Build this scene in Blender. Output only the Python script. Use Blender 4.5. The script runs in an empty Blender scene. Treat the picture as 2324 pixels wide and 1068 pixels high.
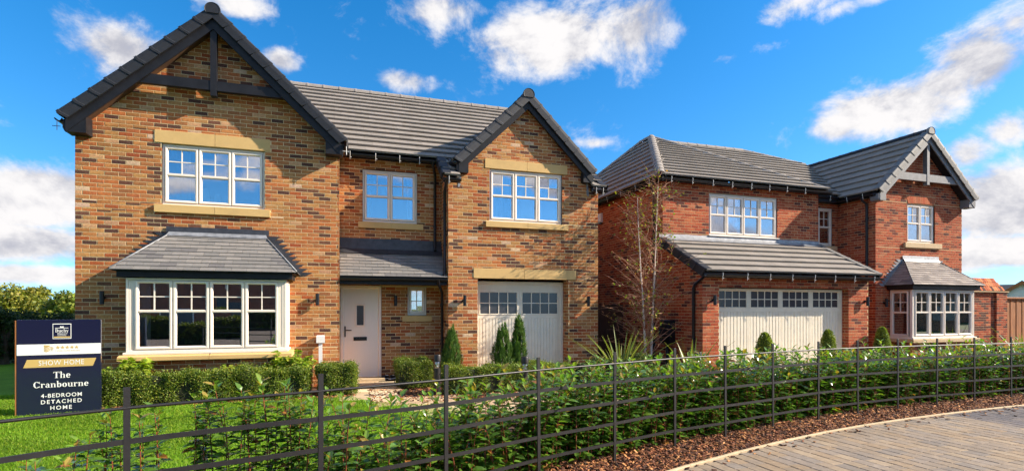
import bpy, math, random
import numpy as np
from mathutils import Vector, Matrix

# ---------------------------------------------------------------- camera, sky, sun, exposure
scene = bpy.context.scene
COL = scene.collection
R = math.radians
CAM_Z, YAW, FOC, CX, YH = 1.6, R(18.3), 1218.0, 1162.0, 700.0
cam = bpy.data.cameras.new("camera")
cam.sensor_width = 36.0
cam.lens = 36.0 * FOC / 2324.0
cam.shift_y = (YH - 534.0) / 2324.0
cam.clip_start, cam.clip_end = 0.05, 4000.0
camo = bpy.data.objects.new("camera", cam)
COL.objects.link(camo)
camo.location = (0, 0, CAM_Z)
camo.rotation_euler = (R(90), 0, -YAW)
scene.camera = camo
scene.render.resolution_x, scene.render.resolution_y = 1024, 470
vs = scene.view_settings
vs.view_transform = 'Standard'
vs.look = 'None'
vs.exposure = 1.06
vs.gamma = 1.0
vs.use_curve_mapping = False
scene.cycles.max_bounces = 6
scene.cycles.diffuse_bounces = 3
scene.cycles.glossy_bounces = 3
scene.cycles.transmission_bounces = 3
scene.cycles.use_adaptive_sampling = True
scene.cycles.adaptive_threshold = 0.03
scene.cycles.use_denoising = True
scene.cycles.denoiser = 'OPENIMAGEDENOISE'
scene.cycles.caustics_reflective = False
scene.cycles.caustics_refractive = False
scene.cycles.transparent_max_bounces = 12
scene.cycles.sample_clamp_indirect = 6.0

SUN_DIR = Vector((0.95, -0.31, 0.57)).normalized()       # towards the sun
sl = bpy.data.lights.new("sun", 'SUN')
sl.energy = 5.0
sl.angle = R(0.55)
sl.color = (1.0, 0.87, 0.70)
slo = bpy.data.objects.new("sun", sl)
COL.objects.link(slo)
slo.rotation_euler = (-SUN_DIR).to_track_quat('-Z', 'Y').to_euler()
slo.location = (30, -10, 30)

world = bpy.data.worlds.new("World")
scene.world = world
world.use_nodes = True
world.cycles.sampling_method = 'NONE'
wn, wl = world.node_tree.nodes, world.node_tree.links
wn.clear()

def wnode(t, **kw):
    n = wn.new(t)
    for k, v in kw.items():
        setattr(n, k, v)
    return n

def wmath(op, a, b=None, c=None):
    n = wn.new('ShaderNodeMath'); n.operation = op
    for i, v in enumerate((a, b, c)):
        if v is None: continue
        if isinstance(v, (int, float)): n.inputs[i].default_value = v
        else: wl.new(v, n.inputs[i])
    return n.outputs[0]

def wmap(v, a, b, c=0.0, d=1.0, smooth=True):
    n = wn.new('ShaderNodeMapRange')
    n.interpolation_type = 'SMOOTHSTEP' if smooth else 'LINEAR'
    wl.new(v, n.inputs[0])
    for i, x in enumerate((a, b, c, d)): n.inputs[i + 1].default_value = x
    return n.outputs[0]

sky = wnode('ShaderNodeTexSky', sky_type='NISHITA', sun_disc=False)
sky.sun_elevation = math.asin(SUN_DIR.z)
sky.sun_rotation = math.atan2(SUN_DIR.x, SUN_DIR.y)
sky.altitude = 60
sky.air_density, sky.dust_density, sky.ozone_density = 1.0, 0.3, 3.0
hs = wnode('ShaderNodeHueSaturation')
hs.inputs['Hue'].default_value = 0.499
hs.inputs['Saturation'].default_value = 1.38
hs.inputs['Value'].default_value = 1.05
wl.new(sky.outputs[0], hs.inputs['Color'])
tc = wnode('ShaderNodeTexCoord')
DIR = tc.outputs['Generated']
lift = wnode('ShaderNodeVectorMath', operation='MULTIPLY_ADD')      # clear, dry air: less white haze low down
wl.new(DIR, lift.inputs[0]); lift.inputs[1].default_value = (1, 1, .92); lift.inputs[2].default_value = (0, 0, .085)
nrm_ = wnode('ShaderNodeVectorMath', operation='NORMALIZE'); wl.new(lift.outputs[0], nrm_.inputs[0])
wl.new(nrm_.outputs[0], sky.inputs['Vector'])
sep = wnode('ShaderNodeSeparateXYZ'); wl.new(DIR, sep.inputs[0])
AZ = wmath('ARCTAN2', sep.outputs[0], sep.outputs[1])
EL = wmath('ARCSINE', sep.outputs[2])

def wnoise(scale, detail, rough, off=(0, 0, 0), zs=2.2, dist=0.0):
    m = wn.new('ShaderNodeMapping'); wl.new(DIR, m.inputs[0])
    m.inputs['Location'].default_value = off
    m.inputs['Scale'].default_value = (1, 1, zs)
    n = wn.new('ShaderNodeTexNoise'); wl.new(m.outputs[0], n.inputs['Vector'])
    n.inputs['Scale'].default_value = scale
    n.inputs['Detail'].default_value = detail
    n.inputs['Roughness'].default_value = rough
    n.inputs['Distortion'].default_value = dist
    return n.outputs[0]

def px_dir(px, py):
    u = (px - CX) / FOC
    return YAW + math.atan(u), math.atan((YH - py) / FOC * math.cos(math.atan(u)))

# each cumulus: centre px, half sizes in px, weight (only to find its bearing and height in the sky)
CLOUDS = [(285, 118, 92, 62, 1.0), (350, 105, 55, 42, .6), (640, 140, 44, 27, .95), (235, 180, 60, 30, .4),
          (60, 450, 170, 66, 1.3), (20, 545, 260, 42, 1.2), (110, 622, 200, 22, .95),
          (918, 185, 62, 26, .72), (1260, 95, 130, 70, 1.0), (1440, 70, 110, 80, 1.0), (1345, 10, 130, 40, .6), (1160, 140, 80, 45, .7), (1560, 80, 70, 30, .5),
          (1000, 25, 90, 38, .62), (530, 10, 70, 25, .6), (1810, 12, 100, 32, .72), (1960, 5, 140, 20, .6),
          (2020, 250, 170, 58, 1.0), (1900, 290, 70, 30, .8), (2140, 190, 110, 60, .85), (2230, 125, 120, 80, 1.1), (2310, 60, 80, 60, .9),
          (2290, 290, 70, 40, .9), (2200, 345, 80, 38, .8), (2270, 460, 150, 80, 1.25), (2260, 575, 220, 44, 1.1),
          (1640, 135, 40, 14, .5), (1740, 110, 45, 16, .45), (1350, 325, 30, 9, .5)]
acc = None
AE = wnode('ShaderNodeCombineXYZ'); wl.new(AZ, AE.inputs[0]); wl.new(EL, AE.inputs[1])
for (px, py, wx, wy, wt) in CLOUDS:
    az, el = px_dir(px, py)
    az2, _ = px_dir(px + wx, py); _, el2 = px_dir(px, py - wy)
    ia, ie = 1 / abs(az2 - az), 1 / abs(el2 - el)
    v = wnode('ShaderNodeVectorMath', operation='MULTIPLY_ADD'); wl.new(AE.outputs[0], v.inputs[0])
    v.inputs[1].default_value = (ia, ie, 0); v.inputs[2].default_value = (-az * ia, -el * ie, 0)
    d = wnode('ShaderNodeVectorMath', operation='DOT_PRODUCT'); wl.new(v.outputs[0], d.inputs[0]); wl.new(v.outputs[0], d.inputs[1])
    g = wmath('MULTIPLY', wmath('POWER', math.exp(-.62), d.outputs['Value']), wt)
    acc = g if acc is None else wmath('MAXIMUM', acc, g)
# the rest of the sky carries the same kind of broken cumulus
view_d = wmath('ABSOLUTE', wmath('SUBTRACT', AZ, YAW))
outside = wmath('MAXIMUM', wmap(view_d, R(45), R(56)), wmap(EL, R(31), R(40)))
generic = wmap(wnoise(2.6, 2, .5, (3.1, 1.7, .6), 2.6), .43, .62)
field = wmath('MAXIMUM', acc, wmath('MULTIPLY', generic, outside))
nz = wnoise(7.5, 8, .64, (0, 0, 0), 1.25, .25)
dens = wmath('ADD', wmath('MULTIPLY', field, 1.0), wmath('MULTIPLY', wmath('SUBTRACT', nz, .5), 2.3))
mask = wmap(dens, .26, .84)
mask = wmath('MULTIPLY', mask, wmap(EL, R(-1), R(2.5)))
lump = wnoise(7.5, 6, .64, (0.026, -0.010, 0.045), 1.25, .25)
lump2 = wnoise(3.6, 4, .55, (5, 2, 1), 3.4)
shade = wmath('ADD', wmath('MULTIPLY', wmath('SUBTRACT', nz, lump), 4.2), wmath('MULTIPLY', wmath('SUBTRACT', lump2, .5), 2.6))
shade = wmap(wmath('ADD', shade, wmath('MULTIPLY', wmath('SUBTRACT', 0.75, dens), .12)), -.95, .45)
cc = wnode('ShaderNodeMix', data_type='RGBA')
wl.new(shade, cc.inputs['Factor'])
cc.inputs['A'].default_value = (2.2, 2.25, 2.6, 1)
cc.inputs['B'].default_value = (4.3, 4.2, 4.2, 1)
mx = wnode('ShaderNodeMix', data_type='RGBA')
wl.new(mask, mx.inputs['Factor'])
wl.new(hs.outputs[0], mx.inputs['A'])
wl.new(cc.outputs['Result'], mx.inputs['B'])
bg = wnode('ShaderNodeBackground')
wl.new(mx.outputs['Result'], bg.inputs['Color'])
bg.inputs['Strength'].default_value = 0.112
wo = wnode('ShaderNodeOutputWorld')
wl.new(bg.outputs[0], wo.inputs['Surface'])

# ---------------------------------------------------------------- helpers
rng = random.Random(7)
nrng = np.random.default_rng(11)
W = {}                                   # world matrix of every object built here

def reg(o, parent, mat):
    COL.objects.link(o)
    W[o.name] = mat
    if parent is not None:
        o.parent = parent
        o.matrix_local = W[parent.name].inverted() @ mat
    else:
        o.matrix_local = mat
    return o

def thing(name, label, cat, loc=(0, 0, 0), rz=0.0, group=None, kind=None):
    o = bpy.data.objects.new(name, None)
    o.empty_display_size = 0.2
    reg(o, None, Matrix.Translation(loc) @ Matrix.Rotation(rz, 4, 'Z'))
    return tag(o, label, cat, group, kind)

def tag(o, label=None, cat=None, group=None, kind=None):
    if label: o['label'] = label
    if cat: o['category'] = cat
    if group: o['group'] = group
    if kind: o['kind'] = kind
    return o

def obj(name, me, mat=None, parent=None, M=None):
    if mat is not None and not me.materials:
        me.materials.append(mat)
    o = bpy.data.objects.new(name, me)
    return reg(o, parent, M if M is not None else Matrix.Identity(4))

def lobj(name, me, mat, parent, L=None):
    """child placed in its parent's own frame"""
    return obj(name, me, mat, parent, W[parent.name] @ (L if L is not None else Matrix.Identity(4)))

def npmesh(name, V, Fs, C=None, smooth=False):
    """V (n,3); Fs list of int arrays (m,k); C per-vertex colours (n,3)"""
    me = bpy.data.meshes.new(name)
    V = np.asarray(V, dtype=np.float32)
    Fs = [np.asarray(F, dtype=np.int32) for F in Fs if len(F)]
    loops = np.concatenate([F.ravel() for F in Fs])
    sizes = np.concatenate([np.full(len(F), F.shape[1], np.int32) for F in Fs])
    starts = np.concatenate([[0], np.cumsum(sizes)[:-1]]).astype(np.int32)
    me.vertices.add(len(V)); me.vertices.foreach_set('co', V.ravel())
    me.loops.add(len(loops)); me.loops.foreach_set('vertex_index', loops)
    me.polygons.add(len(sizes)); me.polygons.foreach_set('loop_start', starts)
    me.polygons.foreach_set('use_smooth', np.full(len(sizes), smooth, dtype=bool))
    me.update(calc_edges=True)
    if C is not None:
        at = me.color_attributes.new('col', 'FLOAT_COLOR', 'POINT')
        C4 = np.ones((len(V), 4), np.float32); C4[:, :3] = C
        at.data.foreach_set('color', C4.ravel())
    return me

class MB:
    """collects faces of one part"""
    def __init__(s): s.v, s.f = [], []
    def add(s, vs, fs):
        b = len(s.v); s.v += [tuple(p) for p in vs]; s.f += [tuple(b + i for i in f) for f in fs]; return s
    def box(s, x0, x1, y0, y1, z0, z1, c=0.0):
        if c <= 0:
            return s.add([(x0, y0, z0), (x1, y0, z0), (x1, y1, z0), (x0, y1, z0), (x0, y0, z1), (x1, y0, z1), (x1, y1, z1), (x0, y1, z1)],
                  [(0, 3, 2, 1), (4, 5, 6, 7), (0, 1, 5, 4), (1, 2, 6, 5), (2, 3, 7, 6), (3, 0, 4, 7)])
        return s.loft([[(x0 + i, y0 + i, z), (x1 - i, y0 + i, z), (x1 - i, y1 - i, z), (x0 + i, y1 - i, z)]
                       for i, z in ((c, z0), (0, z0 + c), (0, z1 - c), (c, z1))], cap=True)
    def loft(s, rings, cap=True, closed=True):
        n = len(rings[0]); b = len(s.v)
        for r in rings: s.v += [tuple(p) for p in r]
        for k in range(len(rings) - 1):
            for i in range(n if closed else n - 1):
                j = (i + 1) % n
                s.f.append((b + k * n + i, b + k * n + j, b + (k + 1) * n + j, b + (k + 1) * n + i))
        if cap:
            s.f.append(tuple(b + i for i in reversed(range(n))))
            e = b + (len(rings) - 1) * n
            s.f.append(tuple(e + i for i in range(n)))
        return s
    def tube(s, pts, r, n=8, cap=True):
        P = [Vector(p) for p in pts]; rings = []
        rs = r if isinstance(r, (list, tuple)) else [r] * len(P)
        ref = None
        for i, p in enumerate(P):
            t = (P[min(i + 1, len(P) - 1)] - P[max(i - 1, 0)]).normalized()
            if ref is None:
                ref = Vector((0, 0, 1)) if abs(t.z) < .9 else Vector((1, 0, 0))
            a = t.cross(ref).normalized(); b = a.cross(t).normalized(); ref = b
            rings.append([p + (a * math.cos(q) + b * math.sin(q)) * rs[i] for q in [2 * math.pi * k / n for k in range(n)]])
        return s.loft(rings, cap)
    def lathe(s, prof, n=16, c=(0, 0)):
        return s.loft([[(c[0] + r * math.cos(2 * math.pi * k / n), c[1] + r * math.sin(2 * math.pi * k / n), z) for k in range(n)] for r, z in prof], True)
    def xf(s, M):
        s.v = [tuple(M @ Vector(p)) for p in s.v]; return s
    def mesh(s, name, smooth=False, ang=None):
        me = bpy.data.meshes.new(name); me.from_pydata(s.v, [], s.f); me.update()
        if smooth:
            for p in me.polygons: p.use_smooth = True
            if ang is not None:
                me.set_sharp_from_angle(angle=R(ang))
        return me

def part(name, mb, mat, parent, smooth=False, ang=None):
    return obj(name, mb.mesh(name, smooth, ang), mat, parent)

def frame_M(O, u, n):
    """matrix with columns u (along), up/v, n"""
    u, n = Vector(u).normalized(), Vector(n).normalized()
    v = n.cross(u).normalized()
    M = Matrix((u, v, n)).transposed().to_4x4(); M.translation = Vector(O); return M

def to_px(p):
    D = p[0] * math.sin(YAW) + p[1] * math.cos(YAW)
    if D < .2: return None
    return CX + FOC * (p[0] * math.cos(YAW) - p[1] * math.sin(YAW)) / D, YH + FOC * (CAM_Z - p[2]) / D, D

class Pieces:
    """small alike pieces: the largest in view become objects, the rest one mesh"""
    def __init__(s): s.items, s.cache = [], {}
    def add(s, key, make, M, size, bonus=1.0):
        if key not in s.cache: s.cache[key] = [make(), None]
        c = M.translation
        q = to_px(c)
        sc = 0.0
        if q and -40 < q[0] < 2364 and -40 < q[1] < 1100:
            nrm = M.to_3x3().col[2]
            view = (Vector((0, 0, CAM_Z)) - c).normalized()
            sc = size / q[2] ** 2 * max(nrm.dot(view), 0.0) * bonus
        s.items.append((sc, key, M))
    def finish(s, name, rest_name, mat, parent, limit=300):
        s.items.sort(key=lambda t: -t[0])
        top = [t for t in s.items[:limit] if t[0] > 0]
        rest = s.items[len(top):]
        for sc, key, M in top:
            e = s.cache[key]
            if e[1] is None:
                V, Fs, C = e[0]
                e[1] = npmesh(name, V, Fs, C); e[1].materials.append(mat)
            obj(name, e[1], None, parent, M)
        if rest:
            Vs, Cs, FF, b = [], [], {}, 0
            for sc, key, M in rest:
                V, Fs, C = s.cache[key][0]
                A = np.array(M)[:3, :3]; t = np.array(M)[:3, 3]
                Vs.append(V @ A.T + t); Cs.append(C)
                for F in Fs:
                    FF.setdefault(F.shape[1], []).append(F + b)
                b += len(V)
            me = npmesh(rest_name, np.concatenate(Vs), [np.concatenate(x) for x in FF.values()], np.concatenate(Cs))
            me.materials.append(mat)
            o = obj(rest_name, me, None, parent)
            o['kind'] = 'stuff'
        return len(top), len(rest)

# ---------------------------------------------------------------- materials
MATS = {}
def mat(name, base=(.5, .5, .5), rough=.8, metal=0.0, attr=False, var=0.0, vscale=8.0, bump=0.0, bscale=60.0, spec=.5, coat=0.0,
        var2=0.0, v2scale=.7, stretch=None, vcol=None, coords='pos'):
    m = bpy.data.materials.new(name); MATS[name] = m
    m.use_nodes = True
    nt = m.node_tree; N, L = nt.nodes, nt.links
    b = N['Principled BSDF']
    b.inputs['Roughness'].default_value = rough
    b.inputs['Metallic'].default_value = metal
    b.inputs['Specular IOR Level'].default_value = spec
    b.inputs['Coat Weight'].default_value = coat
    if coords == 'pos':
        P = N.new('ShaderNodeNewGeometry').outputs['Position']
    else:
        P = N.new('ShaderNodeTexCoord').outputs['Object']
    if stretch:
        mp = N.new('ShaderNodeMapping'); L.new(P, mp.inputs[0]); mp.inputs['Scale'].default_value = stretch; P = mp.outputs[0]
    def noise(sc, det=5, ro=.6):
        n = N.new('ShaderNodeTexNoise'); L.new(P, n.inputs['Vector'])
        n.inputs['Scale'].default_value = sc; n.inputs['Detail'].default_value = det; n.inputs['Roughness'].default_value = ro
        return n.outputs[0]
    if attr:
        a = N.new('ShaderNodeAttribute'); a.attribute_name = 'col'; colr = a.outputs['Color']
    else:
        c = N.new('ShaderNodeRGB'); c.outputs[0].default_value = (*base, 1); colr = c.outputs[0]
    for amt, sc in ((var, vscale), (var2, v2scale)):
        if amt > 0:
            mr = N.new('ShaderNodeMapRange'); L.new(noise(sc), mr.inputs[0])
            mr.inputs[1].default_value, mr.inputs[2].default_value = .3, .7
            mr.inputs[3].default_value, mr.inputs[4].default_value = 1 - amt, 1 + amt
            mm = N.new('ShaderNodeMix'); mm.data_type = 'RGBA'; mm.blend_type = 'MULTIPLY'; mm.inputs['Factor'].default_value = 1
            L.new(colr, mm.inputs['A']); L.new(mr.outputs[0], mm.inputs['B']); colr = mm.outputs['Result']
    if vcol:                                    # second colour in patches: (rgb, scale, lo, hi)
        rgb, sc, lo, hi = vcol
        mr = N.new('ShaderNodeMapRange'); L.new(noise(sc, 6, .65), mr.inputs[0])
        mr.inputs[1].default_value, mr.inputs[2].default_value = lo, hi
        mm = N.new('ShaderNodeMix'); mm.data_type = 'RGBA'; L.new(mr.outputs[0], mm.inputs['Factor'])
        L.new(colr, mm.inputs['A']); mm.inputs['B'].default_value = (*rgb, 1); colr = mm.outputs['Result']
    L.new(colr, b.inputs['Base Color'])
    if bump > 0:
        bp = N.new('ShaderNodeBump'); bp.inputs['Strength'].default_value = bump; bp.inputs['Distance'].default_value = .004
        L.new(noise(bscale, 4), bp.inputs['Height']); L.new(bp.outputs[0], b.inputs['Normal'])
    return m

M_BRICK = mat('brick_buff', attr=True, rough=.92, var=.22, vscale=26, bump=.35, bscale=90, spec=.2, var2=.13, v2scale=.9, vcol=((.60, .52, .42), 19, .71, .79))
M_BRICKR = mat('brick_red', attr=True, rough=.92, var=.20, vscale=30, bump=.3, bscale=90, spec=.2, var2=.12, v2scale=.9)
M_MORTAR = mat('mortar_buff', (.66, .52, .29), .95, var=.15, vscale=30, bump=.2, bscale=160, spec=.2)
M_MORTARR = mat('mortar_red_house', (.56, .39, .21), .95, var=.15, vscale=30, bump=.2, bscale=160, spec=.2)
M_TILE = mat('concrete_tile', attr=True, rough=.82, var=.07, vscale=14, var2=.06, v2scale=1.1, bump=.15, bscale=120, spec=.35)
M_SLATE = mat('slate', attr=True, rough=.7, var=.10, vscale=18, bump=.2, bscale=60, spec=.35)
M_UNDER = mat('roof_underlay', (.03, .03, .032), .9)
M_BLACK = mat('black_timber', (.012, .012, .015), .5, var=.35, vscale=6, bump=.25, bscale=40, stretch=(1, 1, 1), spec=.3)
M_PVC = mat('black_plastic', (.011, .012, .016), .35, spec=.4)
M_SOFFIT = mat('stained_soffit', (.075, .04, .022), .6, var=.3, vscale=5, stretch=(1, 6, 1))
M_GREYT = mat('grey_timber', (.17, .17, .18), .6, var=.2, vscale=7, bump=.2)
M_VERGE = mat('dry_verge', (.022, .024, .030), .55, var=.15, vscale=10, spec=.3)
M_VERGEW = mat('dry_verge_wing', (.045, .046, .052), .55, var=.15, vscale=10, spec=.35)
M_VERGEG = mat('dry_verge_grey', (.15, .145, .14), .6, var=.15, vscale=10)
M_STONE = mat('cast_stone', (.62, .41, .165), .85, var=.06, vscale=5, bump=.25, bscale=160, var2=.05, v2scale=1.5)
M_STONER = mat('cast_stone_pale', (.58, .42, .24), .85, var=.06, vscale=5, bump=.25, bscale=160)
M_LEAD = mat('lead', (.045, .047, .055), .45, var=.35, vscale=9, bump=.5, bscale=18, metal=.25)
M_LEADR = mat('lead_pale', (.26, .27, .29), .5, var=.3, vscale=9, bump=.5, bscale=18, metal=.2)
M_CREAM = mat('cream_upvc', (.87, .77, .66), .38, spec=.45, var=.03, vscale=3)
M_CREAMD = mat('cream_door', (.84, .79, .70), .42, spec=.45, var=.03, vscale=2, bump=.12, bscale=14, stretch=(40, 40, 1.5))
M_GARAGE = mat('garage_door_paint', (.80, .73, .59), .48, var=.05, vscale=2, var2=.05, v2scale=6, spec=.45)
M_METAL = mat('black_iron', (.011, .010, .0105), .46, var=.3, vscale=14, bump=.2, bscale=70, spec=.5)
M_STEEL = mat('steel', (.55, .55, .56), .3, metal=1.0)
M_WHITE = mat('white_plastic', (.78, .77, .75), .4)
M_SIGN = mat('sign_navy', (.010, .012, .040), .16, spec=.5, coat=.3)
M_SIGNW = mat('sign_white', (.80, .80, .80), .35)
M_GOLD = mat('sign_gold', (.55, .38, .13), .4)
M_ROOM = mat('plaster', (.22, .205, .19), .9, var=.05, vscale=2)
M_CARPET = mat('carpet', (.16, .13, .10), .95)
M_CURT = mat('curtain_cloth', (.74, .78, .80), .9, var=.06, vscale=6)
M_BLIND = mat('blind_cloth', (.60, .55, .42), .9, var=.08, vscale=6)
M_WOODF = mat('fence_timber', (.34, .125, .036), .75, var=.35, vscale=5, stretch=(5, 5, .5), bump=.3, bscale=14, attr=False)
M_WOODD = mat('dark_gate_timber', (.060, .026, .015), .8, var=.3, vscale=6, stretch=(5, 5, .5))
M_PAVER = mat('block_paver', attr=True, rough=.92, var=.16, vscale=16, bump=.3, bscale=110, spec=.25, var2=.11, v2scale=1.1)
M_JOINT = mat('jointing_sand', (.10, .08, .06), .95, var=.3, vscale=40)
M_KERB = mat('edging_stone', (.48, .37, .23), .9, var=.14, vscale=12, bump=.3, bscale=120, var2=.10, v2scale=1)
M_SAND = mat('sandstone_slab', attr=True, rough=.88, var=.14, vscale=6, bump=.3, bscale=60)
M_SOIL = mat('bark_soil', (.075, .034, .018), .95, var=.5, vscale=50, bump=.9, bscale=60)
M_CHIP = mat('bark_chip', attr=True, rough=.8, var=.2, vscale=60, spec=.4)
M_LAWN = mat('lawn_turf', (.11, .23, .014), .95, var=.30, vscale=30, var2=.25, v2scale=1.3, bump=.8, bscale=150, spec=.1)
M_FIELD = mat('far_ground', (.10, .14, .04), .95, var=.3, vscale=.6)
M_STEM = mat('red_stem', (.24, .062, .022), .6, var=.3, vscale=30)
M_TWIG = mat('dark_twig', (.12, .065, .042), .8, var=.3, vscale=20)
M_BARK = mat('birch_bark', (.62, .52, .44), .8, var=.15, vscale=10, vcol=((.09, .055, .04), 16, .60, .68), stretch=(1, 1, 3))
M_TWIGB = mat('birch_twig', (.36, .17, .095), .7, var=.2, vscale=12)
M_TRUNK = mat('brown_bark', (.075, .05, .033), .9, var=.4, vscale=14, bump=.8, bscale=30)

def leaf_mat(name, rough=.5, spec=.4, trans=.25, coat=0.0):
    m = bpy.data.materials.new(name); MATS[name] = m
    m.use_nodes = True
    N, L = m.node_tree.nodes, m.node_tree.links
    b = N['Principled BSDF']
    a = N.new('ShaderNodeAttribute'); a.attribute_name = 'col'
    b.inputs['Roughness'].default_value = rough
    b.inputs['Specular IOR Level'].default_value = spec
    b.inputs['Coat Weight'].default_value = coat
    b.inputs['Coat Roughness'].default_value = .25
    L.new(a.outputs['Color'], b.inputs['Base Color'])
    t = N.new('ShaderNodeBsdfTranslucent')
    g = N.new('ShaderNodeMix'); g.data_type = 'RGBA'; g.blend_type = 'MULTIPLY'; g.inputs['Factor'].default_value = 1
    L.new(a.outputs['Color'], g.inputs['A']); g.inputs['B'].default_value = (1.7, 1.9, .7, 1)
    L.new(g.outputs['Result'], t.inputs['Color'])
    mx = N.new('ShaderNodeMixShader'); mx.inputs[0].default_value = trans
    L.new(b.outputs[0], mx.inputs[1]); L.new(t.outputs[0], mx.inputs[2])
    L.new(mx.outputs[0], N['Material Output'].inputs['Surface'])
    return m
M_LAUREL = leaf_mat('laurel_leaf', .25, .6, .33, .55)
M_BOX = leaf_mat('box_leaf', .5, .4, .25)
M_NEEDLE = leaf_mat('conifer_needle', .6, .3, .2)
M_BLADE = leaf_mat('phormium_leaf', .42, .45, .25)
M_HYD = leaf_mat('soft_leaf', .55, .35, .4)
M_GRASS = leaf_mat('grass_blade', .6, .25, .4)
M_TREEL = leaf_mat('tree_leaf', .55, .35, .3)

def glass_mat(name, base_refl=.30, tint=(.86, .88, .90)):
    m = bpy.data.materials.new(name); MATS[name] = m
    m.use_nodes = True
    N, L = m.node_tree.nodes, m.node_tree.links
    N.remove(N['Principled BSDF'])
    t = N.new('ShaderNodeBsdfTransparent'); t.inputs[0].default_value = (*tint, 1)
    g = N.new('ShaderNodeBsdfGlossy'); g.inputs['Roughness'].default_value = 0.0
    g.inputs['Color'].default_value = (.95, .95, 1, 1)
    fr = N.new('ShaderNodeFresnel'); fr.inputs[0].default_value = 1.5
    mr = N.new('ShaderNodeMapRange'); L.new(fr.outputs[0], mr.inputs[0])
    mr.inputs[1].default_value, mr.inputs[2].default_value = .04, 1
    mr.inputs[3].default_value, mr.inputs[4].default_value = base_refl, 1
    mx = N.new('ShaderNodeMixShader'); L.new(mr.outputs[0], mx.inputs[0])
    L.new(t.outputs[0], mx.inputs[1]); L.new(g.outputs[0], mx.inputs[2])
    L.new(mx.outputs[0], N['Material Output'].inputs['Surface'])
    return m
M_GLASS = glass_mat('window_glass', .42)
M_GLASSD = glass_mat('frosted_dark_glass', .06, (.12, .12, .14))
M_LENS = glass_mat('lamp_lens', .15, (.9, .9, .92))

def brickwall_mat(name, c1, c2, mort):
    """far or hidden walls: pattern only"""
    m = bpy.data.materials.new(name); m.use_nodes = True
    N, L = m.node_tree.nodes, m.node_tree.links
    g = N.new('ShaderNodeNewGeometry')
    s = N.new('ShaderNodeSeparateXYZ'); L.new(g.outputs['Position'], s.inputs[0])
    ad = N.new('ShaderNodeMath'); L.new(s.outputs[0], ad.inputs[0]); L.new(s.outputs[1], ad.inputs[1])
    cb = N.new('ShaderNodeCombineXYZ'); L.new(ad.outputs[0], cb.inputs[0]); L.new(s.outputs[2], cb.inputs[1])
    t = N.new('ShaderNodeTexBrick'); L.new(cb.outputs[0], t.inputs['Vector'])
    t.inputs['Scale'].default_value = 1.0
    t.inputs['Brick Width'].default_value = .225; t.inputs['Row Height'].default_value = .075; t.inputs['Mortar Size'].default_value = .005
    t.inputs['Color1'].default_value = (*c1, 1); t.inputs['Color2'].default_value = (*c2, 1); t.inputs['Mortar'].default_value = (*mort, 1)
    b = N['Principled BSDF']; L.new(t.outputs['Color'], b.inputs['Base Color']); b.inputs['Roughness'].default_value = .92
    return m
M_BWALL = brickwall_mat('plain_brick_buff', (.30, .12, .05), (.12, .06, .045), (.45, .33, .18))
M_BWALLR = brickwall_mat('plain_brick_red', (.30, .075, .035), (.17, .05, .035), (.45, .33, .20))
# ---------------------------------------------------------------- brickwork, roofing, joinery
def srgb(r, g, b):
    return tuple(((c / 255 + .055) / 1.055) ** 2.4 if c > 10 else c / 255 / 12.92 for c in (r, g, b))

PAL_BUFF = [(24, srgb(174, 116, 70)), (20, srgb(172, 102, 60)), (8, srgb(158, 84, 50)), (18, srgb(174, 126, 78)), (10, srgb(152, 97, 62)),
            (9, srgb(88, 61, 52)), (8, srgb(108, 72, 56)), (5, srgb(186, 142, 104)), (8, srgb(158, 107, 64)), (2, srgb(198, 166, 136))]
PAL_RED = [(28, srgb(168, 84, 56)), (22, srgb(158, 74, 49)), (18, srgb(176, 98, 65)), (12, srgb(145, 71, 50)), (8, srgb(116, 61, 50)),
           (6, srgb(94, 55, 49)), (8, srgb(178, 106, 74))]

def pick(pal, r):
    t = r.random() * sum(w for w, _ in pal)
    for i, (w, _) in enumerate(pal):
        t -= w
        if t <= 0: return i
    return 0

def make_brick(w, h, v, rgb, rough=1.0, depth=.02):
    def f():
        r = random.Random(v * 131 + int(w * 1000) * 7 + int(h * 1000))
        j = lambda a: r.uniform(-a, a) * rough
        fr = j(.0009)
        out = [(0, 0), (w, 0), (w, h), (0, h)]
        V = []
        for (a, b) in out: V.append((a, b, -depth))
        for (a, b) in out: V.append((a + j(.0025), b + j(.0022), -.0022))
        for (a, b) in out:
            V.append((a + (.0035 if a == 0 else -.0035) + j(.0028), b + (.003 if b == 0 else -.003) + j(.0022), fr + j(.0006)))
        F = [(8, 9, 10, 11)]
        for i in range(4):
            k = (i + 1) % 4
            F.append((4 + i, 4 + k, 8 + k, 8 + i)); F.append((i, k, 4 + k, 4 + i))
        q = r.uniform(.86, 1.14); c = np.array(rgb) * q * np.array([1 + j(.04), 1 + j(.05), 1 + j(.06)])
        return np.array(V, np.float32), [np.array(F, np.int32)], np.tile(c, (12, 1)).astype(np.float32)
    return f

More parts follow.
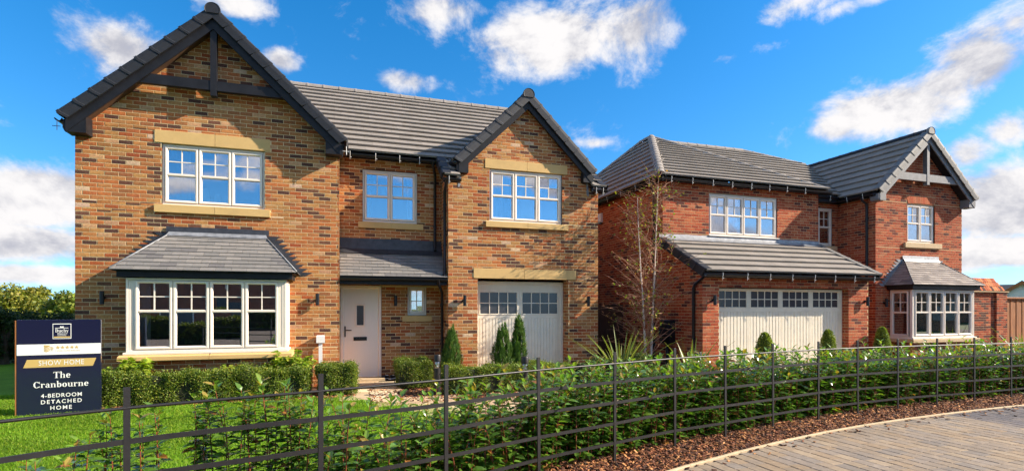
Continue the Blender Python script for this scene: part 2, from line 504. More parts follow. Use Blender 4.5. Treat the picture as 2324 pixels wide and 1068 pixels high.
class Wall:
    """brick skin of one house: bricks as pieces, mortar behind them as the wall part"""
    def __init__(s, pal, seed):
        s.P, s.V, s.F, s.pal, s.r = Pieces(), [], [], pal, random.Random(seed)
    def face(s, O, u, n, poly, holes=(), bonus=1.0, off=0.0, mirror=False, mort=-.0035):
        M = frame_M(O, u, n)
        zs = [p[1] for p in poly]
        z0, z1 = min(zs), max(zs)
        k0, k1 = int(math.floor(z0 / .075)), int(math.ceil(z1 / .075))
        for k in range(k0, k1):
            a, b = max(k * .075, z0), min((k + 1) * .075, z1)
            cuts = sorted({a, b, *[t for h in holes for t in (h[2], h[3]) if a + .002 < t < b - .002]})
            for lo, hi in zip(cuts[:-1], cuts[1:]):
                m = (lo + hi) / 2
                xs = []
                for (p, q) in zip(poly, list(poly[1:]) + [poly[0]]):
                    if (p[1] - m) * (q[1] - m) < 0:
                        xs.append(p[0] + (q[0] - p[0]) * (m - p[1]) / (q[1] - p[1]))
                xs.sort()
                iv = [(xs[i], xs[i + 1]) for i in range(0, len(xs) - 1, 2)]
                for h in holes:
                    if h[2] < m < h[3]:
                        nv = []
                        for (p, q) in iv:
                            if h[1] <= p or h[0] >= q: nv.append((p, q)); continue
                            if h[0] > p: nv.append((p, h[0]))
                            if h[1] < q: nv.append((h[1], q))
                        iv = nv
                for (p, q) in iv:
                    if q - p < .012: continue
                    base = len(s.V)
                    for (x, y) in ((p, lo), (q, lo), (q, hi), (p, hi)):
                        s.V.append(tuple(M @ Vector((x, y, mort))))
                    s.F.append((base, base + 1, base + 2, base + 3))
                    top = min(hi, k * .075 + .065)
                    if top - lo < .018: continue
                    st = off + (-.1125 if k % 2 else 0.0)
                    j = int(math.floor((p - st) / .225)) - 1
                    while True:
                        b0 = st + j * .225; j += 1
                        if b0 > q: break
                        e0, e1 = max(b0, p), min(b0 + .215, q)
                        if e1 - e0 < .03: continue
                        w, h = round(e1 - e0, 3), round(top - lo, 3)
                        ci, v = pick(s.pal, s.r), s.r.randrange(5)
                        s.P.add((w, h, ci, v), make_brick(w, h, v, s.pal[ci][1]), M @ Matrix.Translation((e0, lo, 0)), w * h, bonus)
    def finish(s, house, matb, matm, plain=None, limit=300):
        me = bpy.data.meshes.new('wall'); me.from_pydata(s.V, [], s.F); me.update()
        w = obj('wall', me, matm, house)
        print('bricks', s.P.finish('brick', 'brick_courses', matb, w, limit))
        return w

def make_tile(al0, ar0, al1, ar1, g, lap, t, lift, rgb, v):
    """a tile in roof-plane coordinates: edges at its tail (0) and head (1)"""
    def f():
        r = random.Random(v * 17 + int(g * 1e4))
        j = lambda a: r.uniform(-a, a)
        dz = j(.0012)
        zt, zb = lift + t + dz, lift + dz
        V = [(al0, -lap, zb), (ar0, -lap, zb), (ar0, -lap, zt - .004), (al0, -lap, zt - .004), (ar0, -lap + .006, zt), (al0, -lap + .006, zt),
             (al1, g, t * .4), (ar1, g, t * .4), (ar1, g, -.01), (al1, g, -.01)]
        F = [(0, 1, 2, 3), (3, 2, 4, 5), (5, 4, 7, 6), (0, 9, 8, 1), ]
        F5 = [(0, 3, 5, 6, 9), (1, 8, 7, 4, 2)]
        q = r.uniform(.935, 1.065); c = np.array(rgb) * q
        return np.array(V, np.float32), [np.array(F, np.int32), np.array(F5, np.int32)], np.tile(c, (10, 1)).astype(np.float32)
    return f

def poly_span(poly, y):
    xs = []
    for (p, q) in zip(poly, list(poly[1:]) + [poly[0]]):
        if (p[1] - y) * (q[1] - y) <= 0 and p[1] != q[1]:
            xs.append(p[0] + (q[0] - p[0]) * (y - p[1]) / (q[1] - p[1]))
    return (min(xs), max(xs)) if len(xs) >= 2 else None

class Roof:
    def __init__(s, pal, seed, w=.33, g=.335, t=.046, lift=.032, lap=.035, gap=.0025):
        s.P, s.pal, s.r = Pieces(), pal, random.Random(seed)
        s.w, s.g, s.t, s.lift, s.lap, s.gap = w, g, t, lift, lap, gap
        s.U = MB()
    def plane(s, O, u, v, poly, bonus=1.0, under=True, off=0.0):
        """convex polygon in (u, v) from O; tiles laid from v=0 upwards"""
        u, v = Vector(u).normalized(), Vector(v).normalized()
        n = u.cross(v)
        M = Matrix((u, v, n)).transposed().to_4x4(); M.translation = Vector(O)
        if under:
            s.U.add([M @ Vector((a, b, -.015)) for a, b in poly], [tuple(range(len(poly)))])
        ys = [p[1] for p in poly]; y0, y1 = min(ys), max(ys)
        nc = max(1, round((y1 - y0) / s.g)); g = (y1 - y0) / nc
        for k in range(nc):
            b0, b1 = y0 + k * g, y0 + (k + 1) * g
            s0, s1 = poly_span(poly, b0 + 1e-4), poly_span(poly, b1 - 1e-4)
            if not s0 or not s1: continue
            st = off + (s.w / 2 if k % 2 else 0)
            lo, hi = min(s0[0], s1[0]), max(s0[1], s1[1])
            j = int(math.floor((lo - st) / s.w)) - 1
            while True:
                a = st + j * s.w; j += 1
                if a > hi: break
                e = a + s.w - s.gap
                al0, ar0 = max(a, s0[0]), min(e, s0[1]); al1, ar1 = max(a, s1[0]), min(e, s1[1])
                if ar0 - al0 < .015 and ar1 - al1 < .015: continue
                if ar0 < al0: al0 = ar0 = (min(max(a, s0[0]), e) if s0[0] > a else max(min(e, s0[1]), a))
                if ar1 < al1: al1 = ar1 = (min(max(a, s1[0]), e) if s1[0] > a else max(min(e, s1[1]), a))
                ci, vv = pick(s.pal, s.r), s.r.randrange(6)
                L = [round(x - a, 3) for x in (al0, ar0, al1, ar1)]
                s.P.add((*L, round(g, 4), ci, vv), make_tile(*L, g, s.lap, s.t, s.lift, s.pal[ci][1], vv),
                        M @ Matrix.Translation((a, b0, 0)), (ar0 - al0 + ar1 - al1) * g, bonus)
    def finish(s, house, name, rest, part_name, matt, limit=300):
        o = part(part_name, s.U, M_UNDER, house)
        print(name, s.P.finish(name, rest, matt, o, limit))
        return o

PAL_TILE = [(5, srgb(137, 130, 122)), (5, srgb(133, 126, 118)), (3, srgb(141, 133, 125))]
PAL_TILED = [(5, srgb(92, 92, 96)), (5, srgb(86, 86, 91)), (3, srgb(99, 98, 102))]
PAL_SLATE = [(5, srgb(122, 119, 116)), (5, srgb(115, 113, 111)), (3, srgb(129, 125, 121)), (1, srgb(104, 102, 102))]
PAL_SLATER = [(5, srgb(140, 130, 124)), (5, srgb(128, 118, 113)), (3, srgb(150, 140, 132)), (2, srgb(112, 103, 99))]

def half_round(house, p0, p1, mat_, r=.115, seg=.42, name='ridge_tile', up=Vector((0, 0, 1)), drop=.35):
    p0, p1 = Vector(p0), Vector(p1)
    d = p1 - p0; L = d.length; d.normalize()
    side = d.cross(up).normalized(); nup = side.cross(d).normalized()
    n = max(1, round(L / seg)); s = L / n
    mb = MB(); rings = []
    for (t, k) in ((-.025, 1.07), (.025, 1.07), (.03, 1.0), (s - .012, 1.0)):
        rings.append([Vector((0, t, 0)) + Vector((math.cos(q) * r * k, 0, math.sin(q) * r * k - drop * r)) for q in [math.pi * i / 10 for i in range(11)]] +
                     [Vector((math.cos(q) * (r - .018) * k, t, math.sin(q) * (r - .018) * k - drop * r)) for q in [math.pi * i / 10 for i in range(10, -1, -1)]])
    mb.loft(rings, True)
    me = mb.mesh(name, True, 40); me.materials.append(mat_)
    A = Matrix((side, d, nup)).transposed().to_4x4()
    for i in range(n):
        T = A.copy(); T.translation = p0 + d * (i * s)
        obj(name, me, None, house, T)

def verge(house, p0, p1, mat_, out=Vector((0, -1, 0)), seg=.335, h=.12):
    """dry verge caps up one rake, p0 at the eave"""
    p0, p1 = Vector(p0), Vector(p1)
    d = p1 - p0; L = d.length; d.normalize()
    n = max(1, round(L / seg)); s = L / n
    nrm = d.cross(out) if d.cross(out).z > 0 else out.cross(d)
    prof = [(-.15, .075), (.020, .075), (.042, .055), (.048, .0), (.042, -h), (.012, -h), (.012, .045), (-.15, .045)]
    mb = MB()
    rings = []
    for (t, k, dn, dd) in ((-.015, 1.03, .004, .005), (.03, 1.03, .004, .005), (.04, 1.0, 0, 0), (s + .01, .97, -.004, -.003)):
        rings.append([Vector((a * (k if a > 0 else 1) + dd, t + (.045 if b < -.05 else 0.0) * (1 if t < .1 else 0), b * k + dn)) for a, b in prof])
    mb.loft(rings, True)
    me = mb.mesh('verge_cap'); me.materials.append(mat_)
    A = Matrix((out, d, nrm)).transposed().to_4x4()
    for i in range(n):
        T = A.copy(); T.translation = p0 + d * (i * s)
        obj('verge_cap', me, None, house, T)

def ring_frame(mb, M, s0, s1, t0, t1, prof):
    """picture-frame moulding: prof = [(inset, n), ...]"""
    rings = []
    for (i, n) in prof:
        rings.append([M @ Vector(p) for p in ((s0 + i, t0 + i, n), (s1 - i, t0 + i, n), (s1 - i, t1 - i, n), (s0 + i, t1 - i, n))])
    return mb.loft(rings, cap=False)

def mbox(mb, M, s0, s1, t0, t1, n0, n1):
    t = MB().box(s0, s1, t0, t1, n0, n1); t.xf(M)
    return mb.add(t.v, t.f)

def window(house, O, u, n, s0, s1, t0, t1, cols=1, trans=.49, set_=-.045, bars=True, room=True, wname='window', glass=None, frame=.045, sash_w=.050, cream=None,
           posts=0.0, depth=2.6, room_mat=None):
    M = frame_M(O, u, n)
    cream = cream or M_CREAM; glass = glass or M_GLASS
    f = MB()
    n0 = set_
    ring_frame(f, M, s0, s1, t0, t1, [(0, n0 - .10), (0, n0 - .006), (.006, n0), (frame - .012, n0), (frame - .004, n0 - .012), (frame, n0 - .03), (frame, n0 - .10)])
    a, b = s0 + frame + posts, s1 - frame - posts
    if posts:
        for (x0, x1) in ((s0 + frame - .002, a), (b, s1 - frame + .002)):
            for k in range(3):
                w = (x1 - x0) / 3
                mbox(f, M, x0 + k * w + .004, x0 + (k + 1) * w - .004, t0 + frame - .002, t1 - frame + .002, n0 - .06, n0 - .004 - .006 * (k % 2))
            mbox(f, M, x0, x1, t0 + frame - .003, t1 - frame + .003, n0 - .07, n0 - .018)
    mull = .018
    cw = (b - a - mull * (cols - 1)) / cols
    for k in range(1, cols):
        x = a + k * cw + (k - 1) * mull
        mbox(f, M, x - .004, x + mull + .004, t0 + frame - .002, t1 - frame + .002, n0 - .09, n0 - .018)
    wo = part(wname, f, cream, house)
    bt, tt = t0 + frame, t1 - frame
    for k in range(cols):
        x0 = a + k * (cw + mull); x1 = x0 + cw
        sm = MB()
        pf = [(0, n0 - .06), (.002, n0 + .008), (.008, n0 + .014), (sash_w - .02, n0 + .014), (sash_w - .006, n0 + .002), (sash_w, n0 - .012), (sash_w, n0 - .05)]
        ring_frame(sm, M, x0, x1, bt, tt, pf)
        g0, g1, h0, h1 = x0 + sash_w, x1 - sash_w, bt + sash_w, tt - sash_w
        zones = []
        if trans:
            tm = h0 + (h1 - h0) * trans + .01
            mbox(sm, M, g0 - .003, g1 + .003, tm - .026, tm + .026, n0 - .05, n0 + .001)
            mbox(sm, M, g0 - .003, g1 + .003, tm - .014, tm + .014, n0 - .05, n0 + .013)
            zones.append((h0, tm - .026, False)); zones.append((tm + .026, h1, bars))
        else:
            zones.append((h0, h1, bars))
        for (z0, z1, br) in zones:
            if br:
                xm, zm = (g0 + g1) / 2, (z0 + z1) / 2
                mbox(sm, M, xm - .009, xm + .009, z0 - .003, z1 + .003, n0 - .045, n0 - .014)
                mbox(sm, M, g0 - .003, xm - .008, zm - .009, zm + .009, n0 - .045, n0 - .0145)
                mbox(sm, M, xm + .008, g1 + .003, zm - .009, zm + .009, n0 - .045, n0 - .0145)
                cells = [(g0, xm - .009, z0, zm - .009), (xm + .009, g1, z0, zm - .009), (g0, xm - .009, zm + .009, z1), (xm + .009, g1, zm + .009, z1)]
            else:
                cells = [(g0, g1, z0, z1)]
            for (p, q, r_, s_) in cells:
                pm = MB().box(-(q - p) / 2 - .004, (q - p) / 2 + .004, -(s_ - r_) / 2 - .004, (s_ - r_) / 2 + .004, -.002, .002)
                T = M @ Matrix.Translation(((p + q) / 2, (r_ + s_) / 2, n0 - .030)) @ Matrix.Rotation(rng.uniform(-.010, .010), 4, 'X') @ Matrix.Rotation(rng.uniform(-.008, .008), 4, 'Y')
                obj('pane', pm.mesh('pane'), glass, wo, T)
        part('sash', sm, cream, wo)
    if room:
        rm = MB()
        A = [M @ Vector(p) for p in ((s0 - .5, t0 - .8, n0 - .14), (s1 + .5, t0 - .8, n0 - .14), (s1 + .5, t1 + .3, n0 - .14), (s0 - .5, t1 + .3, n0 - .14))]
        B = [M @ Vector(p) for p in ((s0 - .5, t0 - .8, n0 - depth), (s1 + .5, t0 - .8, n0 - depth), (s1 + .5, t1 + .3, n0 - depth), (s0 - .5, t1 + .3, n0 - depth))]
        rm.loft([A, B], False); bb = len(rm.v); rm.v += [tuple(p) for p in B]; rm.f.append((bb, bb + 1, bb + 2, bb + 3))
        # the inner face of the wall round the opening
        q = [(s0, t0), (s1, t0), (s1, t1), (s0, t1)]; o = [(s0 - .5, t0 - .8), (s1 + .5, t0 - .8), (s1 + .5, t1 + .3), (s0 - .5, t1 + .3)]
        b2 = len(rm.v)
        for (x, y) in q: rm.v.append(tuple(M @ Vector((x, y, n0 - .14))))
        for (x, y) in o: rm.v.append(tuple(M @ Vector((x, y, n0 - .14))))
        for i in range(4):
            k = (i + 1) % 4; rm.f.append((b2 + i, b2 + k, b2 + 4 + k, b2 + 4 + i))
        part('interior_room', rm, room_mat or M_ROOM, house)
    return wo

def stone(house, name, x0, x1, y_front, y_back, z0, z1, joint=None, m=None, c=.006):
    """cast stone lintel or sill in one or two lengths"""
    xs = [x0] + ([joint] if joint else []) + [x1]
    for a, b in zip(xs[:-1], xs[1:]):
        part(name, MB().box(a + (.003 if a != x0 else 0), b - (.003 if b != x1 else 0), y_front, y_back, z0, z1, c), m or M_STONE, house)

def gutter(house, p0, p1, r=.055, fascia=(.072, .02), out=None, hooks=(), fname='fascia', gm=None):
    p0, p1 = Vector(p0), Vector(p1)
    d = (p1 - p0).normalized(); out = Vector(out)
    mb = MB()
    rings = []
    for p in (p0, p1):
        ring = [p + out * (math.cos(q) * r) + Vector((0, 0, math.sin(q) * r * 1.05)) for q in [-math.pi * i / 10 for i in range(11)]]
        ring += [p + out * (math.cos(q) * (r - .006)) + Vector((0, 0, math.sin(q) * (r - .006) * 1.05)) for q in [-math.pi * i / 10 for i in range(10, -1, -1)]]
        rings.append(ring)
    mb.loft(rings, True)
    L = (p1 - p0).length
    k = .3
    while k < L:
        c = p0 + d * k
        rr = [[c + d * t + out * (math.cos(q) * (r + .007)) + Vector((0, 0, math.sin(q) * (r + .007) * 1.05)) for q in [-math.pi * i / 8 for i in range(9)]] for t in (-.03, .03)]
        mb.loft(rr, False, False)
        k += 1.1
    part('gutter', mb, gm or M_PVC, house, True, 50)
    if fascia:
        h, t = fascia
        f = MB(); q = p0 - out * (r + .004)
        e = p1 - out * (r + .004)
        f.loft([[v + Vector((0, 0, .03)), v + Vector((0, 0, -h)), v - out * t + Vector((0, 0, -h)), v - out * t + Vector((0, 0, .03))] for v in (q, e)], True)
        part(fname, f, M_BLACK, house)
    for t in hooks:
        c = p0 + d * t + out * (r + .006)
        hk = MB().tube([c + out * .012 + Vector((0, 0, .035)), c + out * .016 + Vector((0, 0, .0)), c + Vector((0, 0, -.05)) + out * .006, c + Vector((0, 0, -.10)) - out * .006,
                        c + Vector((0, 0, -.135)) - out * .004], .0055, 6)
        hk.tube([c + Vector((0, 0, -.095)) - d * .01, c + Vector((0, 0, -.09)) + d * .03 + out * .01], .004, 5)
        part('gutter_hook', hk, M_WHITE, house, True)

def downpipe(house, pts, r=.034, clips=()):
    mb = MB().tube(pts, r, 10)
    for c in clips:
        c = Vector(c); mb.tube([c + Vector((0, 0, -.02)), c + Vector((0, 0, .02))], r + .009, 10)
    part('downpipe', mb, M_PVC, house, True, 50)

def gable_trim(house, xc, half, yw, over, z_eave, z_ridge, feet, collar=None, king=False, m_barge=None, m_beam=None, m_soff=None, m_verge=None, barge_h=.19, cap_h=.12):
    """verge caps, barge boards, soffits, feet, collar and king post of one front gable. z at the tile surface"""
    yf = yw - over
    s = (z_ridge - z_eave) / half
    L = math.hypot(half, z_ridge - z_eave); c, sn = half / L, (z_ridge - z_eave) / L
    for sg in (-1, 1):
        verge(house, (xc + sg * half, yf, z_eave), (xc + sg * .045, yf, z_ridge - .045 * s), m_verge or M_VERGE, h=cap_h)
        # barge board: parallelogram under the caps
        dz0 = .10 / c
        mb = MB(); x0, x1 = xc + sg * (half - .06), xc
        za, zb = z_eave + .06 * s, z_ridge
        ring = lambda y: [(x0, y, za - dz0 + .06), (x1, y, zb - dz0 + .06), (x1, y, zb - dz0 - barge_h / c + .02), (x0, y, za - dz0 - barge_h / c + .02)]
        mb.loft([ring(yf + .018), ring(yf + .048)], True)
        part('barge_board', mb, m_barge or M_BLACK, house)
        sf = MB()
        zs = -dz0 - barge_h / c + .085
        sf.add([(x0, yf + .045, za + zs), (x1, yf + .045, zb + zs), (x1, yw + .02, zb + zs), (x0, yw + .02, za + zs)], [(0, 1, 2, 3)])
        sf.add([(x0, yf + .045, za + zs + .012), (x1, yf + .045, zb + zs + .012), (x1, yw + .02, zb + zs + .012), (x0, yw + .02, za + zs + .012)], [(0, 1, 2, 3)])
        part('soffit', sf, m_soff or M_SOFFIT, house)
        # boxed foot
        fw, fz0, fz1 = feet
        b = MB()
        xo, xi = xc + sg * (half - .015), xc + sg * (half - fw)
        ft = z_eave - .02
        zi = z_eave + (fw) * s - dz0 - barge_h / c
        r1 = lambda y: [(xo, y, ft - .06), (xi, y, zi + .06), (xi, y, fz0), (xo - sg * .03, y, fz0), (xo, y, fz0 + .06)]
        b.loft([r1(yf + .028), r1(yw + .012)], True)
        part('eaves_box', b, m_barge or M_BLACK, house)
    if collar:
        z0, z1 = collar
        h0 = (z_ridge - .10 / c - barge_h / c - z0) / s
        h1 = (z_ridge - .10 / c - barge_h / c - z1) / s
        ya, yb = yf + .055, yf + .155
        b = MB().loft([[(xc - h0 - .10, y, z0), (xc + h0 + .10, y, z0), (xc + h1 + .10, y, z1), (xc - h1 - .10, y, z1)] for y in (ya, yb)], True)
        part('collar_beam', b, m_beam or M_BLACK, house)
    if king:
        zb, w = king
        part('king_post', MB().box(xc - w / 2, xc + w / 2, yf + .045, yf + .17, zb, z_ridge - .24, .006), m_beam or M_BLACK, house)
    # round ridge end
    mb = MB()
    N = 20
    rr = .135
    prof = [(yf - .055, rr * .9), (yf - .062, rr * .97), (yf - .05, rr * 1.03), (yf - .01, rr * 1.03), (yf + .02, rr)]
    mb.loft([[(xc + math.cos(q) * r, y, z_ridge - .02 + max(math.sin(q), -.5) * r) for q in [2 * math.pi * k / N for k in range(N)]] for (y, r) in prof], True)
    part('ridge_end', mb, m_verge or M_VERGE, house, True, 35)

def lead_steps(house, O, u, n, p0, p1, w, m, course=.075, steps=None):
    """stepped flashing along a rising line p0->p1 in wall coordinates (s, z); teeth on the upper side"""
    M = frame_M(O, u, n); mb = MB()
    (s0, z0), (s1, z1) = p0, p1
    k = steps or int((z1 - z0) / course)
    for i in range(k):
        a, b = i / k, (i + 1) / k
        A = (s0 + (s1 - s0) * a, z0 + (z1 - z0) * a); B = (s0 + (s1 - s0) * b, z0 + (z1 - z0) * b)
        sg = 1 if s1 < s0 else -1
        wq = w * rng.uniform(.9, 1.1)
        pts = [A, B, (B[0] + sg * wq * .5, B[1]), (A[0] + sg * wq, B[1] - .002), (A[0] + sg * wq * .5, A[1])]
        if sg < 0: pts = pts[::-1]
        ring = lambda d: [M @ Vector((x, z, d)) for x, z in pts]
        mb.loft([ring(-.004), ring(.006 + .003 * (i % 2))], True)
    part('lead_flashing', mb, m, house)

def lead_strip(house, pts, m, t=.006):
    """folded lead sheet: two rows of points joined"""
    a, b = pts
    mb = MB()
    off = Vector((0, -t, t))
    mb.loft([[Vector(p) for p in a], [Vector(p) for p in b]], False, False)
    mb.loft([[Vector(p) + off for p in a], [Vector(p) + off for p in b]], False, False)
    part('lead_flashing', mb, m, house)

def garage_door(house, x0, x1, z0, z1, y, bays, glaze, frame=.055, ribs=9, m=None):
    """up-and-over door: outer frame, head band, glazed lights above, ribbed panels below. glaze=(zlo, zhi)"""
    m = m or M_GARAGE
    f = MB(); M = frame_M((0, y, 0), (1, 0, 0), (0, -1, 0))
    ring_frame(f, M, x0, x1, z0 - .2, z1, [(0, -.08), (0, .02), (.006, .026), (frame - .01, .026), (frame, .016), (frame, -.08)])
    d = part('garage_door', f, m, house)
    a, b = x0 + frame, x1 - frame
    head = z1 - frame
    stl = .045
    bw = (b - a) / bays
    leaf = MB()
    mbox(leaf, M, a, b, z0, head, -.05, -.012)
    mbox(leaf, M, a, b, glaze[1] + .055, head - .004, -.02, .004)
    mbox(leaf, M, a, b, glaze[0] - .125, glaze[0] - .045, -.02, .002)
    part('door_leaf', leaf, m, d)
    for k in range(bays):
        l, r = a + k * bw, a + (k + 1) * bw
        st = MB()
        for (p, q) in ((l, l + stl), (r - stl, r)):
            mbox(st, M, p + .002, q - .002, z0, glaze[0] - .125, -.02, .0)
            mbox(st, M, p + .002, q - .002, glaze[0] - .045, glaze[1] + .055, -.02, .001)
        part('door_stile', st, m, d)
        gl, gr = l + stl + .012, r - stl - .012
        fr = MB()
        ring_frame(fr, M, gl - .014, gr + .014, glaze[0] - .045, glaze[1] + .055, [(0, -.02), (0, .008), (.004, .012), (.022, .012), (.030, .0), (.030, -.02)])
        q0, q1, h0, h1 = gl + .016, gr - .016, glaze[0] - .015, glaze[1] + .025
        for i in range(1, 4):
            x = q0 + (q1 - q0) * i / 4
            mbox(fr, M, x - .010, x + .010, h0, h1, -.012, .006)
        mz = (h0 + h1) / 2
        mbox(fr, M, q0, q1, mz - .010, mz + .010, -.012, .0055)
        part('light_frame', fr, m, d)
        for i in range(4):
            for jz in range(2):
                p, q = q0 + (q1 - q0) * i / 4 + (.010 if i else 0), q0 + (q1 - q0) * (i + 1) / 4 - (.010 if i < 3 else 0)
                e, g = (h0, mz - .01) if jz == 0 else (mz + .01, h1)
                pm = MB(); mbox(pm, M, p, q, e, g, -.0115, -.006)
                part('pane', pm, M_GPANE, d)
        rl, rr = l + stl, r - stl
        rw = (rr - rl) / ribs
        for i in range(ribs):
            rb = MB()
            c0, c1 = rl + i * rw + .006, rl + (i + 1) * rw - .006
            za, zb = z0, glaze[0] - .13
            rb.loft([[M @ Vector(p) for p in ((c0, t, -.012), (c0 + .008, t, -.001), (c1 - .008, t, -.001), (c1, t, -.012))] for t in (za, zb)], True)
            part('door_slat', rb, m, d)
    return d

M_GPANE = mat('tinted_pane', (.055, .055, .065), .18, spec=.6)

def wall_light_mesh():
    b = MB().lathe([(.030, -.12), (.036, -.118), (.036, .118), (.030, .12)], 16)
    a = MB().box(-.014, .014, .02, .095, -.02, .02, .003)
    p = MB().lathe([(.034, -.006), (.036, .0), (.034, .006)], 16); p.xf(Matrix.Translation((0, .094, 0)) @ Matrix.Rotation(R(90), 4, 'X'))
    return b.mesh('lamp_tube', True, 40), a.mesh('bracket'), p.mesh('back_plate', True, 40)
WL = wall_light_mesh()
def wall_light(x, y, z, label, rz=0.0):
    t = thing('wall_light', label, 'wall light', (x, y, z), rz, 'black tube lights on the house fronts')
    lobj('lamp_tube', WL[0], M_PVC, t, Matrix.Translation((0, -.085 + .0, 0)))
    lobj('bracket', WL[1], M_PVC, t, Matrix.Translation((0, -.10, 0)))
    lobj('back_plate', WL[2], M_PVC, t, Matrix.Translation((0, -.10, 0)))
# ================================================================ left house
H1 = thing('brick_house', 'buff brick show house with tall black-trimmed gable, cream front door and single garage', 'house', (.8, 15, 0))
W1 = Wall(PAL_BUFF, 5)
GX0, GX1, GY = -4.458, .095, 11.7
RX0, RX1, RY = .095, 2.383, 12.5
VX1 = 6.064
GXC = (GX0 + GX1) / 2
BAY_X0, BAY_X1, BAY_Y = -3.47, -.87, 11.04
# fronts
W1.face((GX0, GY, 0), (1, 0, 0), (0, -1, 0), [(0, 0), (GX1 - GX0, 0), (GX1 - GX0, 4.86), (GXC - GX0, 7.02), (0, 4.86)],
        [(-3.10 - GX0, -1.32 - GX0, 3.57, 4.73), (-3.21 - GX0, -1.22 - GX0, 4.73, 4.97), (-3.21 - GX0, -1.22 - GX0, 3.41, 3.57),
         (BAY_X0 + .1 - GX0, BAY_X1 - .1 - GX0, .8, 2.2)], 1.3)
W1.face((RX0, RY, 0), (1, 0, 0), (0, -1, 0), [(0, 0), (RX1 - RX0, 0), (RX1 - RX0, 5.0), (0, 5.0)],
        [(.6 - RX0, 1.82 - RX0, 3.55, 4.74), (.504 - RX0, 1.954 - RX0, 3.41, 3.55), (.119 - RX0, 1.015 - RX0, 0, 2.13),
         (1.60 - RX0, 2.036 - RX0, 1.44, 2.115), (1.479 - RX0, 2.149 - RX0, 1.30, 1.44)])
W1.face((RX1, RY, 0), (0, -1, 0), (-1, 0, 0), [(0, 0), (RY - GY, 0), (RY - GY, 4.42), (0, 5.0)], (), off=-.02)
W1.face((GX1, GY, 0), (0, 1, 0), (1, 0, 0), [(0, 0), (RY - GY, 0), (RY - GY, 4.9), (0, 4.9)], (), .2)
W1.face((RX1, GY, 0), (1, 0, 0), (0, -1, 0), [(0, 0), (VX1 - RX1, 0), (VX1 - RX1, 4.40), (5.86 - RX1, 4.40), (5.86 - RX1, 4.72), (4.21 - RX1, 6.28), (2.56 - RX1, 4.72), (2.56 - RX1, 4.40), (0, 4.40)],
        [(3.333 - RX1, 5.123 - RX1, 3.58, 4.77), (3.23 - RX1, 5.25 - RX1, 4.77, 4.99), (3.24 - RX1, 5.26 - RX1, 3.44, 3.58),
         (3.055 - RX1, 5.283 - RX1, 0, 2.275), (2.964 - RX1, 5.478 - RX1, 2.275, 2.515)])
# garage reveals
W1.face((5.283, GY + .34, 0), (0, -1, 0), (-1, 0, 0), [(0, 0), (.33, 0), (.33, 2.275), (0, 2.275)], (), .5)
W1.face((3.055, GY + .01, 0), (0, 1, 0), (1, 0, 0), [(0, 0), (.33, 0), (.33, 2.275), (0, 2.275)], (), .2)
# bay plinth
W1.face((BAY_X0 + .02, BAY_Y + .03, 0), (1, 0, 0), (0, -1, 0), [(0, 0), (BAY_X1 - BAY_X0 - .04, 0), (BAY_X1 - BAY_X0 - .04, .69), (0, .69)])
W1.face((BAY_X1 - .02, BAY_Y + .03, 0), (0, 1, 0), (1, 0, 0), [(0, 0), (GY - BAY_Y - .03, 0), (GY - BAY_Y - .03, .69), (0, .69)])
wall1 = W1.finish(H1, M_BRICK, M_MORTAR)
# plain sides and back
p = MB()
YB1 = 19.8
p.add([(GX0 + .008, GY + .01, 0), (GX0 + .008, YB1, 0), (GX0 + .008, YB1, 5.0), (GX0 + .008, 16.05, 7.6), (GX0 + .008, 12.4, 5.0), (GX0 + .008, GY + .01, 4.9)], [(0, 1, 2, 3, 4, 5)])
p.add([(VX1 - .008, GY + .01, 0), (VX1 - .008, YB1, 0), (VX1 - .008, YB1, 5.0), (VX1 - .008, 16.05, 7.6), (VX1 - .008, GY + .01, 4.4)], [(0, 1, 2, 3, 4)])
p.add([(GX0, YB1, 0), (VX1, YB1, 0), (VX1, YB1, 5.0), (GX0, YB1, 5.0)], [(0, 1, 2, 3)])
part('side_wall', p, M_BWALL, H1)

# --- roofs
T1 = Roof(PAL_TILE, 21)
ZE, YE, PT = 5.05, 12.28, R(36)
cp, sp = math.cos(PT), math.sin(PT)
VL = lambda y: (y - YE) / cp
YR = 16.05
T1.plane((0, YE, ZE), (1, 0, 0), (0, cp, sp), [(.12, 0), (6.14, 0), (6.14, VL(YR)), (-2.18, VL(YR)), (-2.18, VL(15.2))], 1.2)
LOW = (YE - 11.5) / cp
ZL = ZE - LOW * sp
for (a, b) in ((2.26, 2.60), (5.82, 6.16)):
    T1.plane((0, 11.5, ZL), (1, 0, 0), (0, cp, sp), [(a, 0), (b, 0), (b, LOW), (a, LOW)], 1.5)
ZR = ZE + VL(YR) * sp
T1.plane((0, 2 * YR - YE, ZE), (-1, 0, 0), (0, -cp, sp), [(-6.14, 0), (4.5, 0), (4.5, VL(YR)), (-6.14, VL(YR))], 0)
def gable_slopes(T, xc, half, yf, yb, ze, zr, b=1.0, yb_e=None):
    L = math.hypot(half, zr - ze); c, s = half / L, (zr - ze) / L
    d = yb - yf
    e = d if yb_e is None else yb_e - yf
    T.plane((xc + half, yf, ze), (0, 1, 0), (-c, 0, s), [(.02, 0), (e, 0), (d, L), (.02, L)], b)
    T.plane((xc - half, yf, ze), (0, -1, 0), (c, 0, s), [(-e, 0), (-.02, 0), (-.02, L), (-d, L)], b)
T1D = Roof(PAL_TILED, 22)
gable_slopes(T1D, GXC, 2.37, GY - .30, 15.3, 5.0, 7.24, .6, 12.4)
gable_slopes(T1D, 4.21, 1.68, GY - .17, 14.3, 4.86, 6.50, .6, 12.05)
r1 = T1.finish(H1, 'roof_tile', 'roof_tile_courses', 'roof', M_TILE, 250)
T1D.finish(H1, 'roof_tile', 'roof_tile_courses', 'gable_roof', M_TILE, 50)
